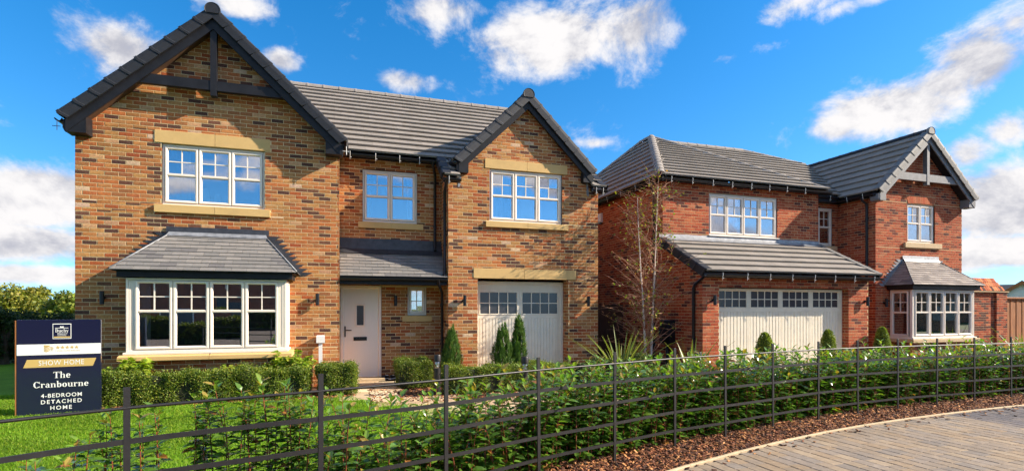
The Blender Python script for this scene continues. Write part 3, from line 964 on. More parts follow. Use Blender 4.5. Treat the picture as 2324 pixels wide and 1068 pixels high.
half_round(H1, (-2.0, YR, ZR + .03), (6.14, YR, ZR + .03), MATS['concrete_tile_plain'] if 'concrete_tile_plain' in MATS else mat('concrete_tile_plain', srgb(140, 133, 126), .82, var=.14, vscale=9, bump=.3), .12)
M_TP = MATS['concrete_tile_plain']
half_round(H1, (GXC, GY - .29, 7.26), (GXC, 15.2, 7.26), M_VERGE, .12)
half_round(H1, (4.21, GY - .16, 6.52), (4.21, 14.2, 6.52), M_VERGE, .12)
gable_trim(H1, GXC, 2.37, GY, .30, 5.0, 7.24, (.36, 4.72, 4.9), collar=(5.74, 5.92), king=(5.63, .11), barge_h=.17)
gable_trim(H1, 4.21, 1.68, GY, .17, 4.86, 6.50, (.28, 4.60, 4.8), barge_h=.15, m_verge=M_VERGEW)
# short boxed ends and valley gutter of the wing gable's left eave
part('valley_end', MB().tube([(2.53, 11.52, 4.80), (2.50, 11.9, 4.86), (2.50, 12.4, 5.12)], .05, 8), M_PVC, H1, True)
lead_steps(H1, (0, GY, 0), (1, 0, 0), (0, -1, 0), (2.60, 4.30), (2.64, 4.78), -.07, M_LEADR, steps=6)
lead_steps(H1, (0, GY, 0), (1, 0, 0), (0, -1, 0), (5.82, 4.30), (5.78, 4.72), -.07, M_LEADR, steps=6)
# verges of the low roof ends
for x, sx in ((2.25, -1), (6.16, 1)):
    verge(H1, (x, 11.5, ZL), (x, 12.3, ZL + .8 * sp / cp), M_VERGE, out=Vector((sx, 0, 0)), h=.10)
# gutters
gutter(H1, (.20, 12.22, 4.98), (2.28, 12.22, 4.98), out=(0, -1, 0), hooks=(.12, .66, 1.18, 1.62))
gutter(H1, (2.24, 11.45, 4.42), (2.62, 11.45, 4.42), out=(0, -1, 0), hooks=(.10,))
gutter(H1, (5.80, 11.45, 4.42), (6.18, 11.45, 4.42), out=(0, -1, 0), hooks=(.06, .24))
gutter(H1, (GXC - 2.40, GY - .33, 4.93), (GXC - 2.40, 12.6, 4.93), out=(-1, 0, 0), fascia=None)
gutter(H1, (GXC + 2.40, GY - .33, 4.93), (GXC + 2.40, 12.1, 4.93), out=(1, 0, 0), fascia=None)
for sx in (-1, 1):
    c = Vector((GXC + sx * 2.41, GY - .33, 4.80))
    hk = MB().tube([c + Vector((0, 0, .08)), c + Vector((0, 0, -.09))], .006, 5); hk.tube([c + Vector((-.07, 0, -.02)), c + Vector((.05, 0, -.02))], .006, 5)
    part('gutter_hook', hk, M_WHITE if sx > 0 else M_PVC, H1)
# downpipes
downpipe(H1, [(2.14, 12.20, 4.95), (2.14, 12.22, 4.86), (2.19, 12.36, 4.78), (2.22, 12.43, 4.70), (2.22, 12.43, 2.98), (2.22, 12.38, 2.94)], clips=[(2.22, 12.43, 4.2), (2.22, 12.43, 3.5)])
downpipe(H1, [(2.30, 11.44, 4.40), (2.30, 11.50, 4.32), (2.32, 11.72, 4.24), (2.325, 11.80, 4.16), (2.325, 11.80, 2.40), (2.29, 11.74, 2.33)], clips=[(2.325, 11.8, 3.9), (2.325, 11.8, 3.0)])
downpipe(H1, [(2.16, 11.66, 2.25), (2.17, 11.70, 2.14), (2.26, 11.92, 2.05), (2.31, 12.02, 1.96), (2.31, 12.02, 0.0)], clips=[(2.31, 12.02, 1.7), (2.31, 12.02, .9)])

# --- porch roof
S1 = Roof(PAL_SLATE, 33, w=.255, g=.112, t=.008, lift=.012, lap=.012, gap=.004)
PZ0, PY0, PZ1, PY1 = 2.29, 11.72, 2.93, 12.47
pl = math.hypot(PY1 - PY0, PZ1 - PZ0); pv = Vector((0, PY1 - PY0, PZ1 - PZ0)).normalized()
S1.plane((0, PY0, PZ0), (1, 0, 0), pv, [(RX0 + .01, 0), (RX1 - .01, 0), (RX1 - .01, pl), (RX0 + .01, pl)], 1.0)
gutter(H1, (RX0 + .01, 11.69, 2.25), (RX1 - .02, 11.69, 2.25), out=(0, -1, 0), fascia=(.13, .02))
part('porch_soffit', MB().box(RX0 + .01, RX1 - .01, 11.78, 12.49, 2.14, 2.155), M_BLACK, H1)
lead_strip(H1, ([(RX0 + .005, 12.485, 3.17), (1.2, 12.485, 3.172), (RX1 - .005, 12.485, 3.17)], [(RX0 + .005, 12.44, 2.93), (1.2, 12.44, 2.93), (RX1 - .005, 12.44, 2.93)]), M_LEAD)
lead_strip(H1, ([(RX0 + .005, 12.44, 2.935), (1.2, 12.44, 2.935), (RX1 - .005, 12.44, 2.935)], [(RX0 + .005, 12.30, 2.822), (1.2, 12.30, 2.822), (RX1 - .005, 12.30, 2.822)]), M_LEAD)

# --- bay roof: front slope and two mitred sides
def bay_roof(S, house, x0, x1, yf, yw, z0, xa, xb, z1, lead, mhip, bonus=1.0):
    L = math.hypot(yw - yf, z1 - z0); v = Vector((0, yw - yf, z1 - z0)).normalized()
    S.plane((0, yf, z0), (1, 0, 0), v, [(x0, 0), (x1, 0), (xb, L), (xa, L)], bonus)
    for (xe, xt, sg) in ((x0, xa, -1), (x1, xb, 1)):
        w = abs(xt - xe); Ls = math.hypot(w, z1 - z0)
        if sg > 0:
            S.plane((xe, yf, z0), (0, 1, 0), (-w, 0, z1 - z0), [(0, 0), (yw - yf, 0), (yw - yf, Ls)], bonus)
        else:
            S.plane((xe, yw, z0), (0, -1, 0), (w, 0, z1 - z0), [(0, 0), (yw - yf, 0), (0, Ls)], bonus)
        h = MB().tube([(xe, yf, z0 + .022), (xt, yw - .012, z1 + .022)], .014, 6)
        part('hip_roll', h, mhip, house, True)
    f = MB().box(x0 + .08, x1 - .08, yf + .07, yf + .09, z0 - .125, z0 - .01)
    f.box(x0 + .08, x0 + .10, yf + .09, yw - .01, z0 - .125, z0 - .01).box(x1 - .10, x1 - .08, yf + .09, yw - .01, z0 - .125, z0 - .01)
    f.box(x0 + .03, x1 - .03, yf + .02, yw - .012, z0 - .022, z0 - .008)
    part('fascia', f, M_BLACK, house)
    lead_strip(house, ([(xa - .08, yw - .014, z1 + .13), ((xa + xb) / 2, yw - .014, z1 + .133), (xb + .08, yw - .014, z1 + .13)],
                       [(xa - .08, yw - .03, z1 + .02), ((xa + xb) / 2, yw - .03, z1 + .02), (xb + .08, yw - .03, z1 + .02)]), lead)
    k = .11 / L
    lead_strip(house, ([(xa - .03, yw - .035, z1 + .03), ((xa + xb) / 2, yw - .035, z1 + .03), (xb + .03, yw - .035, z1 + .03)],
                       [(xa + (x0 - xa) * k, yw - (yw - yf) * k, z1 - (z1 - z0) * k + .03), ((xa + xb) / 2, yw - (yw - yf) * k, z1 - (z1 - z0) * k + .03),
                        (xb + (x1 - xb) * k, yw - (yw - yf) * k, z1 - (z1 - z0) * k + .03)]), M_LEADR)
    lead_steps(house, (0, yw, 0), (1, 0, 0), (0, -1, 0), (x0 - .0, z0 - .02), (xa, z1 + .02), .24, lead)
    lead_steps(house, (0, yw, 0), (1, 0, 0), (0, -1, 0), (x1 + .0, z0 - .02), (xb, z1 + .02), .24, lead)
bay_roof(S1, H1, -3.66, -.68, 10.88, GY, 2.28, -2.94, -1.32, 3.02, M_LEAD, M_LEADR)
S1.finish(H1, 'slate', 'slate_courses', 'slate_roof', M_SLATE)

# --- windows, lintels and sills
window(H1, (0, GY, 0), (1, 0, 0), (0, -1, 0), -3.10, -1.32, 3.575, 4.725, 3)
stone(H1, 'lintel', -3.21, -1.22, GY - .012, GY + .09, 4.733, 4.97, -2.20)
stone(H1, 'window_sill', -3.21, -1.22, GY - .055, GY + .09, 3.415, 3.565, -2.20)
window(H1, (0, RY, 0), (1, 0, 0), (0, -1, 0), .60, 1.82, 3.565, 4.735, 2)
stone(H1, 'window_sill', .504, 1.954, RY - .045, RY + .09, 3.415, 3.55, 1.24)
window(H1, (0, GY, 0), (1, 0, 0), (0, -1, 0), 3.333, 5.123, 3.59, 4.765, 3)
stone(H1, 'lintel', 3.23, 5.25, GY - .012, GY + .09, 4.775, 4.99, 4.24)
stone(H1, 'window_sill', 3.24, 5.26, GY - .055, GY + .09, 3.445, 3.575, 4.24)
window(H1, (0, RY, 0), (1, 0, 0), (0, -1, 0), 1.60, 2.036, 1.45, 2.11, 1, trans=0)
stone(H1, 'window_sill', 1.479, 2.149, RY - .05, RY + .09, 1.305, 1.44)
stone(H1, 'lintel', 2.964, 5.478, GY - .012, GY + .12, 2.285, 2.512, 4.17)
# bay window
window(H1, (0, BAY_Y, 0), (1, 0, 0), (0, -1, 0), BAY_X0, BAY_X1, .835, 2.145, 4, trans=.55, set_=0, posts=.10, room=False)
for x, uu, nn in ((BAY_X1, (0, 1, 0), (1, 0, 0)),):
    window(H1, (x, BAY_Y + .005, 0), uu, nn, .06, GY - BAY_Y - .02, .835, 2.145, 1, trans=.55, set_=0, room=False)
window(H1, (BAY_X0, GY - .02, 0), (0, -1, 0), (-1, 0, 0), 0, GY - BAY_Y - .08, .835, 2.145, 1, trans=.55, set_=0, room=False)
b = MB().box(BAY_X0 - .03, BAY_X1 + .03, BAY_Y - .05, GY - .02, .79, .833, .006)
part('window_board', b, M_CREAM, H1)
for (a, c) in ((BAY_X0 - .10, -2.16), (-2.154, BAY_X1 + .10)):
    part('window_sill', MB().loft([[(a, BAY_Y - .10, .69), (c, BAY_Y - .10, .69), (c, GY - .012, .69), (a, GY - .012, .69)],
                                   [(a, BAY_Y - .10, .755), (c, BAY_Y - .10, .755), (c, GY - .012, .755), (a, GY - .012, .755)],
                                   [(a + .02, BAY_Y - .06, .788), (c, BAY_Y - .06, .788), (c, GY - .012, .788), (a + .02, GY - .012, .788)]], True), M_STONE, H1)
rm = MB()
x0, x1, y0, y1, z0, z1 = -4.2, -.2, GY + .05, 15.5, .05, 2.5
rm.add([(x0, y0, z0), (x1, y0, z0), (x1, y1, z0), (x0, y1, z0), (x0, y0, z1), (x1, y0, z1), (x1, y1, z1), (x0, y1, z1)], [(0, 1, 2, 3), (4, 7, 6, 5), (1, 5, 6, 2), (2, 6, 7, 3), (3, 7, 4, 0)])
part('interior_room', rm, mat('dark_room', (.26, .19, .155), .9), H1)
def curtain(house, x0, x1, y, z0, z1, m, name='curtain', amp=.025, n=None):
    n = n or max(6, int((x1 - x0) / .02)); mb = MB()
    pts = [(x0 + (x1 - x0) * i / n, y + amp * math.sin(i * 1.1) + amp * .4 * math.sin(i * 2.7)) for i in range(n + 1)]
    mb.loft([[(a, b, z0) for a, b in pts], [(a, b, z1) for a, b in pts]], False, False)
    part(name, mb, m, house, True)
curtain(H1, -3.12, -2.66, GY + .22, 3.2, 4.78, M_CURT)
curtain(H1, 3.32, 3.72, GY + .22, 3.2, 4.80, M_CURT)
curtain(H1, .62, .80, RY + .22, 3.2, 4.78, M_CURT)
curtain(H1, 1.62, 1.80, RY + .22, 3.2, 4.78, M_CURT)
curtain(H1, BAY_X0 + .10, BAY_X0 + .34, BAY_Y + .16, .86, 2.14, M_CURT)

# --- front door
fr = MB(); Md = frame_M((0, RY, 0), (1, 0, 0), (0, -1, 0))
ring_frame(fr, Md, .119, 1.015, -.1, 2.125, [(0, -.10), (0, -.03), (.008, -.022), (.055, -.022), (.065, -.035), (.07, -.05), (.07, -.10)])
mbox(fr, Md, .16, .98, .03, .05, -.10, -.01)
door = part('front_door', fr, M_CREAM, H1)
lf = MB(); mbox(lf, Md, .188, .947, .052, 2.056, -.10, -.062)
part('door_leaf', lf, M_CREAMD, door)
gf = MB(); ring_frame(gf, Md, .435, .665, 1.19, 1.715, [(0, -.07), (.004, -.048), (.03, -.044), (.042, -.056), (.042, -.07)])
part('glazing_frame', gf, M_CREAM, door)
gp = MB(); mbox(gp, Md, .475, .625, 1.23, 1.675, -.063, -.0595); part('pane', gp, M_GPANE, door)
lb = MB(); mbox(lb, Md, .405, .695, .885, .968, -.064, -.046); mbox(lb, Md, .42, .68, .90, .953, -.05, -.040)
part('letter_box', lb, M_PVC, door)
hd = MB(); mbox(hd, Md, .208, .238, .97, 1.21, -.064, -.048); hd.tube([Md @ Vector((.223, 1.12, -.05)), Md @ Vector((.223, 1.12, -.005)), Md @ Vector((.25, 1.12, .0)), Md @ Vector((.36, 1.12, 0))], .011, 8)
part('door_handle', hd, M_PVC, door, True, 40)
bx = MB().box(.13, 1.0, RY + .11, RY + .12, 0, 2.2); part('door_backing', bx, M_UNDER, H1)

# --- garage door
gd = garage_door(H1, 3.055, 5.283, 0, 2.24, GY + .33, 2, (1.50, 1.955), frame=.075, ribs=12)
g = MB().lathe([(.045, -.006), (.045, .006), (.02, .008), (.018, .04), (.03, .042), (.03, .055), (.01, .058)], 14); g.xf(Matrix.Translation((4.10, GY + .325, .47)) @ Matrix.Rotation(R(90), 4, 'X'))
part('door_handle', g, M_PVC, gd, True, 40)

wall_light(-4.02, GY, 1.80, 'black wall light between the navy sign and the wide bay window')
wall_light(-.33, GY, 1.79, 'black wall light between the wide bay window and the front door')
wall_light(1.32, RY, 1.78, 'black wall light in the shade between front door and small window')
wall_light(2.74, GY, 1.78, 'black wall light on buff brick beside the porch downpipe')
wall_light(5.77, GY, 1.78, 'black wall light on the buff brick pier beside the birch tree')

# vases on the upstairs window board
for (vx, vy, s, lb_) in ((-2.42, GY + .20, 1.0, 'taller of two pale glass vases behind the upstairs gable window'), (-2.20, GY + .22, .72, 'shorter of two pale glass vases behind the upstairs gable window')):
    t = tag(obj('vase', MB().lathe([(.05 * s, 0), (.075 * s, .02 * s), (.09 * s, .15 * s), (.07 * s, .30 * s), (.05 * s, .36 * s), (.045 * s, .36 * s), (.06 * s, .28 * s), (.02, .03)], 16).mesh('vase', True),
            M_VASE if 'vase_glass' in MATS else mat('vase_glass', (.50, .60, .64), .15, spec=.7), None, Matrix.Translation((vx, vy, 3.60))), lb_, 'vase', 'vases in the upstairs window')
    M_VASE = MATS['vase_glass']
part('window_board', MB().box(-3.1, -1.32, GY + .13, GY + .34, 3.57, 3.597), M_CREAM, H1)
# ================================================================ right house
H2 = thing('brick_house', 'red brick house with hipped grey roof, double garage and gable over a bay window', 'house', (13, 15, 0))
W2 = Wall(PAL_RED, 9)
AX0, AX1, AY = 8.12, 13.32, 10.45
UX1, UY = 13.39, 12.05
NX1, NY = 14.73, 12.56
QX0, QX1, QY = 14.73, 18.34, 11.34
QC = (QX0 + QX1) / 2
BX0, BX1, BY = 15.27, 17.80, 10.68
W2.face((AX0, AY, 0), (1, 0, 0), (0, -1, 0), [(0, 0), (AX1 - AX0, 0), (AX1 - AX0, 2.38), (0, 2.38)], [(8.584 - AX0, 12.63 - AX0, 0, 2.11)], 1.3)
W2.face((AX0, UY, 0), (1, 0, 0), (0, -1, 0), [(0, 3.35), (UX1 - AX0, 3.35), (UX1 - AX0, 4.95), (0, 4.95)], [(9.57 - AX0, 11.883 - AX0, 3.58, 4.71)], 1.2)
W2.face((UX1, NY, 0), (1, 0, 0), (0, -1, 0), [(0, 0), (NX1 - UX1, 0), (NX1 - UX1, 4.95), (0, 4.95)], [(13.95 - UX1, 14.52 - UX1, 3.51, 4.67), (13.88 - UX1, 14.66 - UX1, 3.375, 3.51)])
W2.face((QX0, NY, 0), (0, -1, 0), (-1, 0, 0), [(0, 0), (NY - QY, 0), (NY - QY, 4.86), (0, 4.86)], (), 1.0)
W2.face((QX0, QY, 0), (1, 0, 0), (0, -1, 0), [(0, 0), (QX1 - QX0, 0), (QX1 - QX0, 4.84), (QC - QX0, 6.56), (0, 4.84)],
        [(16.0 - QX0, 17.162 - QX0, 3.55, 4.70), (15.975 - QX0, 17.19 - QX0, 4.70, 4.935), (15.86 - QX0, 17.39 - QX0, 3.39, 3.55), (BX0 + .1 - QX0, BX1 - .1 - QX0, .8, 2.2)], 1.2)
# side wall, seen between the houses
YS = 16.2
W2.face((AX0, YS, 0), (0, -1, 0), (-1, 0, 0), [(0, 0), (YS - AY, 0), (YS - AY, 2.34), (YS - UY, 3.36), (YS - UY, 4.95), (0, 4.95)], (), .9)
W2.face((12.63, AY + .22, 0), (0, -1, 0), (-1, 0, 0), [(0, 0), (.21, 0), (.21, 2.11), (0, 2.11)])
W2.face((BX0 + .02, BY + .03, 0), (1, 0, 0), (0, -1, 0), [(0, 0), (BX1 - BX0 - .04, 0), (BX1 - BX0 - .04, .66), (0, .66)])
W2.face((BX0 + .02, QY, 0), (0, -1, 0), (-1, 0, 0), [(0, 0), (QY - BY - .03, 0), (QY - BY - .03, .66), (0, .66)])
wall2 = W2.finish(H2, M_BRICKR, M_MORTARR)
p = MB()
p.add([(AX0 + .008, YS, 0), (AX0 + .008, 21, 0), (AX0 + .008, 21, 4.95), (AX0 + .008, YS, 4.95)], [(0, 1, 2, 3)])
p.add([(QX1 - .008, QY + .01, 0), (QX1 - .008, 21, 0), (QX1 - .008, 21, 4.9), (QX1 - .008, QY + .01, 4.9)], [(0, 1, 2, 3)])
p.add([(AX0, 21, 0), (QX1, 21, 0), (QX1, 21, 4.95), (AX0, 21, 4.95)], [(0, 1, 2, 3)])
p.add([(AX1 - .008, AY + .01, 0), (AX1 - .008, NY, 0), (AX1 - .008, NY, 3.4), (AX1 - .008, UY, 3.35), (AX1 - .008, AY + .01, 2.34)], [(0, 1, 2, 3, 4)])
p.add([(UX1 - .008, UY + .01, 3.35), (UX1 - .008, NY, 3.35), (UX1 - .008, NY, 4.95), (UX1 - .008, UY + .01, 4.95)], [(0, 1, 2, 3)])
part('side_wall', p, M_BWALLR, H2)
# brick arch over the gable window
for i in range(16):
    t = (i + .5) / 16 - .5
    w = .066
    xb, xt = 16.582 + t * 1.10, 16.582 + t * 1.24
    zb = 4.70 + .018 * (1 - 4 * t * t); zt = zb + .215
    rgb = np.array(PAL_RED[rng.choice([2, 6, 6, 2, 0])][1]) * rng.uniform(.95, 1.2)
    me = npmesh('arch_brick', [(xb - w / 2, QY - .004, zb), (xb + w / 2, QY - .004, zb), (xt + w * .56, QY - .004, zt), (xt - w * .56, QY - .004, zt),
                               (xb - w / 2, QY + .03, zb), (xb + w / 2, QY + .03, zb), (xt + w * .56, QY + .03, zt), (xt - w * .56, QY + .03, zt)],
                [np.array([(0, 1, 2, 3), (0, 4, 5, 1), (1, 5, 6, 2), (2, 6, 7, 3), (3, 7, 4, 0)])], np.tile(rgb, (8, 1)))
    obj('arch_brick', me, M_BRICKR, wall2)
part('arch_backing', MB().box(15.95, 17.22, QY + .012, QY + .06, 4.69, 4.945), M_MORTARR, H2)

# --- roofs
T2 = Roof(PAL_TILE, 41)
ze, ya, xl, xr = 5.02, 11.85, 7.92, 13.55
ax, ay, az = 10.4, 16.10, 7.48
Lf = math.hypot(ay - ya, az - ze)
T2.plane((0, ya, ze), (1, 0, 0), (0, ay - ya, az - ze), [(xl, 0), (xr, 0), (ax, Lf)], 1.3)
Ls = math.hypot(ax - xl, az - ze)
T2.plane((xl, 21.0, ze), (0, -1, 0), (ax - xl, 0, az - ze), [(0, 0), (21 - ya, 0), (21 - ay, Ls), (21 - 16.75, Ls)], 1.0)
ym0, ym1 = 12.36, 16.4
Lm = math.hypot(ym1 - ym0, az - ze); q = lambda y: (y - ym0) / (ym1 - ym0) * Lm
T2.plane((0, ym0, ze), (1, 0, 0), (0, ym1 - ym0, az - ze), [(13.62, 0), (14.75, 0), (16.60, q(15.45)), (14.5, Lm), (10.5, Lm), (10.65, q(16.05))], 1.2)
qh, qz0, qz1, qyf = 2.02, 4.93, 6.78, QY - .28
gable_slopes(T2, QC, qh, qyf, 15.75, qz0, qz1, 1.3, 13.0)
part('eaves_fill', MB().box(UX1, 14.70, 12.34, NY + .6, 4.80, 4.99).box(14.53, 15.3, QY + .05, NY + .8, 4.80, 4.92), M_BLACK, H2)
lz0, ly0, lz1, ly1 = 2.45, 10.22, 3.40, 12.04
Ll = math.hypot(ly1 - ly0, lz1 - lz0)
T2.plane((0, ly0, lz0), (1, 0, 0), (0, ly1 - ly0, lz1 - lz0), [(8.02, 0), (13.44, 0), (13.44, Ll), (8.02, Ll)], 1.6)
r2 = T2.finish(H2, 'roof_tile', 'roof_tile_courses', 'roof', M_TILE)
# hidden slopes and the strip beside the descending hip
p = MB()
p.add([(xr, ya, ze), (ax, ay, az), (10.62, 16.12, az - .12), (13.70, ym0 - .05, ze - .02)], [(0, 1, 2, 3)])
p.add([(14.5, ym1, az), (16.6, 15.5, 6.9), (19.0, 16.2, 5.0), (16.6, 21, 5.0)], [(0, 1, 2, 3)])
p.add([(ax, 16.75, az), (14.5, ym1, az), (16.6, 21.2, 5.0), (xl, 21.2, 5.0)], [(0, 1, 2, 3)])
part('rear_roof', p, M_TP, H2)
half_round(H2, (xl + .02, ya + .02, ze + .03), (ax, ay, az + .04), M_TP, .13, .36, 'hip_tile')
half_round(H2, (xr - .04, ya + .02, ze + .03), (ax + .03, ay, az + .04), M_TP, .085, .40, 'hip_tile')
half_round(H2, (ax, 16.10, az + .04), (ax, 16.75, az + .04), M_TP, .12)
half_round(H2, (ax, 16.75, az + .04), (xl, 21.0, ze + .03), M_TP, .12, .42, 'hip_tile')
half_round(H2, (ax + .05, ym1, az + .03), (14.5, ym1, az + .03), M_TP, .11)
half_round(H2, (14.5, ym1, az + .03), (16.6, 15.5, 6.92), M_TP, .10, .42, 'hip_tile')
half_round(H2, (QC, qyf + .01, qz1 + .02), (QC, 15.65, qz1 + .02), M_VERGE, .11)
vg = MB().tube([(14.50, 12.40, 4.99), (16.5, 15.5, 6.84)], .03, 6)
part('valley_lead', vg, M_LEAD, H2, True)
gable_trim(H2, QC, qh, QY, .28, qz0, qz1, (.30, 4.66, 4.85), collar=(5.32, 5.53), king=(5.22, .10), m_barge=M_GREYT, m_beam=M_GREYT, m_soff=M_BLACK, m_verge=M_VERGEG, barge_h=.16)
gutter(H2, (xl + .05, ya - .03, ze - .068), (xr + .06, ya - .03, ze - .068), out=(0, -1, 0), hooks=(.22, .86, 1.50, 2.12, 2.75, 3.36, 3.97, 4.62))
gutter(H2, (xl - .03, 18.0, ze - .068), (xl - .03, ya - .06, ze - .068), out=(-1, 0, 0), hooks=(1.9, 2.7, 3.5, 4.3, 5.1, 5.8))
gutter(H2, (xr + .10, ym0 - .03, ze - .068), (14.45, ym0 - .03, ze - .068), out=(0, -1, 0), hooks=(.45,))
gutter(H2, (QC - qh - .05, 12.32, qz0 - .07), (QC - qh - .05, qyf + .12, qz0 - .07), out=(-1, 0, 0), hooks=(.35, .85))
part('soffit', MB().box(QC - qh + .01, QX0 - .002, QY, 12.5, qz0 - .105, qz0 - .09), M_BLACK, H2)
part('soffit', MB().box(xl + .06, UX1 + .10, ya + .02, UY - .005, ze - .10, ze - .085).box(xl + .02, AX0 - .004, UY, 18, ze - .10, ze - .085), M_BLACK, H2)
gutter(H2, (8.00, ly0 - .03, lz0 - .06), (13.46, ly0 - .03, lz0 - .06), out=(0, -1, 0), hooks=(.42, 1.12, 1.78, 2.45, 3.15, 3.80, 4.45, 5.12))
part('soffit', MB().box(8.03, 13.43, ly0 + .02, AY - .006, lz0 - .095, lz0 - .08), M_BLACK, H2)
d_ = Vector((0, ly1 - ly0, lz1 - lz0)).normalized()
verge(H2, (8.02, ly0, lz0), (8.02, ly1, lz1), M_VERGE, out=Vector((-1, 0, 0)), h=.13)
verge(H2, (13.44, ly0, lz0), (13.44, ly1, lz1), M_VERGEG, out=Vector((1, 0, 0)), h=.10)
for a, b in ((8.0, 9.55), (9.55, 11.9), (11.9, 13.38)):
    lead_strip(H2, ([(a, UY - .013, 3.545), ((a + b) / 2, UY - .014, 3.55), (b, UY - .013, 3.545)], [(a, UY - .03, 3.44), ((a + b) / 2, UY - .03, 3.44), (b, UY - .03, 3.44)]), M_LEADR)
    lead_strip(H2, ([(a, UY - .03, 3.45), ((a + b) / 2, UY - .03, 3.452), (b, UY - .03, 3.45)], [(a, UY - .20, 3.37), ((a + b) / 2, UY - .20, 3.368), (b, UY - .20, 3.37)]), M_LEADR)
downpipe(H2, [(7.90, 12.30, 4.90), (7.95, 12.34, 4.80), (8.07, 12.38, 4.70), (8.07, 12.38, .0)], clips=[(8.07, 12.38, 4.2), (8.07, 12.38, 3.0), (8.07, 12.38, 1.6)])
downpipe(H2, [(8.05, 10.30, 2.34), (8.05, 10.45, 2.26), (8.07, 10.66, 2.18), (8.07, 10.72, 2.08), (8.07, 10.72, 0)], clips=[(8.07, 10.72, 1.7), (8.07, 10.72, .9)])
downpipe(H2, [(14.45, 11.57, 4.80), (14.50, 11.57, 4.72), (14.66, 11.57, 4.64), (14.68, 11.57, 4.54), (14.68, 11.57, 0)], clips=[(14.68, 11.57, 4.2), (14.68, 11.57, 3.0), (14.68, 11.57, 1.8)])

# --- windows
window(H2, (0, UY, 0), (1, 0, 0), (0, -1, 0), 9.57, 11.883, 3.585, 4.705, 4, set_=-.03)
part('window_sill', MB().box(9.55, 11.93, UY - .05, UY + .05, 3.555, 3.583, .004), M_CREAM, H2)
window(H2, (0, NY, 0), (1, 0, 0), (0, -1, 0), 13.95, 14.52, 3.515, 4.665, 1, set_=-.03, depth=1.6)
stone(H2, 'window_sill', 13.88, 14.66, NY - .05, NY + .09, 3.38, 3.505, m=M_STONER)
window(H2, (0, QY, 0), (1, 0, 0), (0, -1, 0), 16.0, 17.162, 3.555, 4.695, 2)
stone(H2, 'window_sill', 15.86, 17.39, QY - .055, QY + .09, 3.395, 3.545, 16.63, m=M_STONER)
for (a, b, y, z0, z1) in ((9.55, 11.9, UY + .22, 3.55, 4.72), (15.98, 17.18, QY + .22, 3.55, 4.72)):
    curtain(H2, a, b, y, z0, z1, M_CURT, 'voile', .012)
bay_roof(T2s := Roof(PAL_SLATER, 51, w=.27, g=.105, t=.012, lift=.014, lap=.012, gap=.004), H2, BX0 - .19, BX1 + .19, BY - .16, QY, 2.27, 15.86, 17.21, 3.02, M_LEADR, M_VERGEG)
T2s.finish(H2, 'slate', 'slate_courses', 'slate_roof', M_SLATE)
window(H2, (0, BY, 0), (1, 0, 0), (0, -1, 0), BX0, BX1, .79, 2.135, 4, trans=.52, set_=0, posts=.06, room=False)
window(H2, (BX0, QY - .02, 0), (0, -1, 0), (-1, 0, 0), 0, QY - BY - .09, .79, 2.135, 1, trans=.52, set_=0, room=False)
window(H2, (BX1, BY + .07, 0), (0, 1, 0), (1, 0, 0), 0, QY - BY - .09, .79, 2.135, 1, trans=.52, set_=0, room=False)
part('window_board', MB().box(BX0 - .03, BX1 + .03, BY - .05, QY - .015, .75, .788, .005), M_CREAM, H2)
for (a, c) in ((BX0 - .10, 16.53), (16.535, BX1 + .10)):
    part('window_sill', MB().box(a, c, BY - .10, QY - .012, .65, .748, .008), M_STONER, H2)
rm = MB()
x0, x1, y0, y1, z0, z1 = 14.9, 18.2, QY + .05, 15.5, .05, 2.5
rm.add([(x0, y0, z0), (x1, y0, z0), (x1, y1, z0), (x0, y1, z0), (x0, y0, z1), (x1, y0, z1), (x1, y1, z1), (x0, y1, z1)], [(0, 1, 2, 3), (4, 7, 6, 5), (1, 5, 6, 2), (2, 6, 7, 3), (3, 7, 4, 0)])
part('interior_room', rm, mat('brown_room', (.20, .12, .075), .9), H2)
for (a, b) in ((15.40, 15.92), (15.98, 16.52), (16.56, 17.10), (17.14, 17.66)):
    curtain(H2, a, b, BY + .14, 1.72, 2.12, M_BLIND, 'blind', .008, 14)
b = MB(); b.loft([[(BX0 + .14, BY + .14 + t * .5, 1.75), (BX0 + .14, BY + .14 + t * .5, 2.12)] for t in (0, 1)], False, False)
part('blind', b, M_BLIND, H2)
# a lit lamp glimpsed through the narrow landing window
ml = bpy.data.materials.new('warm_bulb'); ml.use_nodes = True
ml.node_tree.nodes['Principled BSDF'].inputs['Emission Color'].default_value = (1, .5, .08, 1); ml.node_tree.nodes['Principled BSDF'].inputs['Emission Strength'].default_value = 2.2
lt = MB()
for k in range(5):
    an = k * 1.256; lt.lathe([(.004, 4.05), (.022, 4.07), (.022, 4.10), (.006, 4.13)], 8, (14.06 + .10 * math.cos(an), NY + .9 + .10 * math.sin(an)))
lt.tube([(14.06, NY + .9, 4.08), (14.06, NY + .9, 4.6)], .008, 6)
tag(obj('pendant_lamp', lt.mesh('pendant_lamp'), ml), 'small glowing lamp behind the narrow upstairs window of the red house', 'lamp')

gd2 = garage_door(H2, 8.584, 12.63, 0, 2.095, AY + .21, 4, (1.655, 2.00), frame=.06, ribs=9)
g = MB().lathe([(.04, -.006), (.04, .006), (.018, .008), (.016, .04), (.028, .042), (.028, .055), (.01, .058)], 14); g.xf(Matrix.Translation((10.6, AY + .205, .45)) @ Matrix.Rotation(R(90), 4, 'X'))
part('door_handle', g, M_PVC, gd2, True, 40)
wall_light(8.40, AY, 1.80, 'black wall light on the red brick pier nearest the birch tree')
wall_light(13.19, AY, 1.79, 'black wall light on the red pier between garage door and bay')
wall_light(15.05, QY, 1.77, 'black wall light in shade just beside the red house bay window')

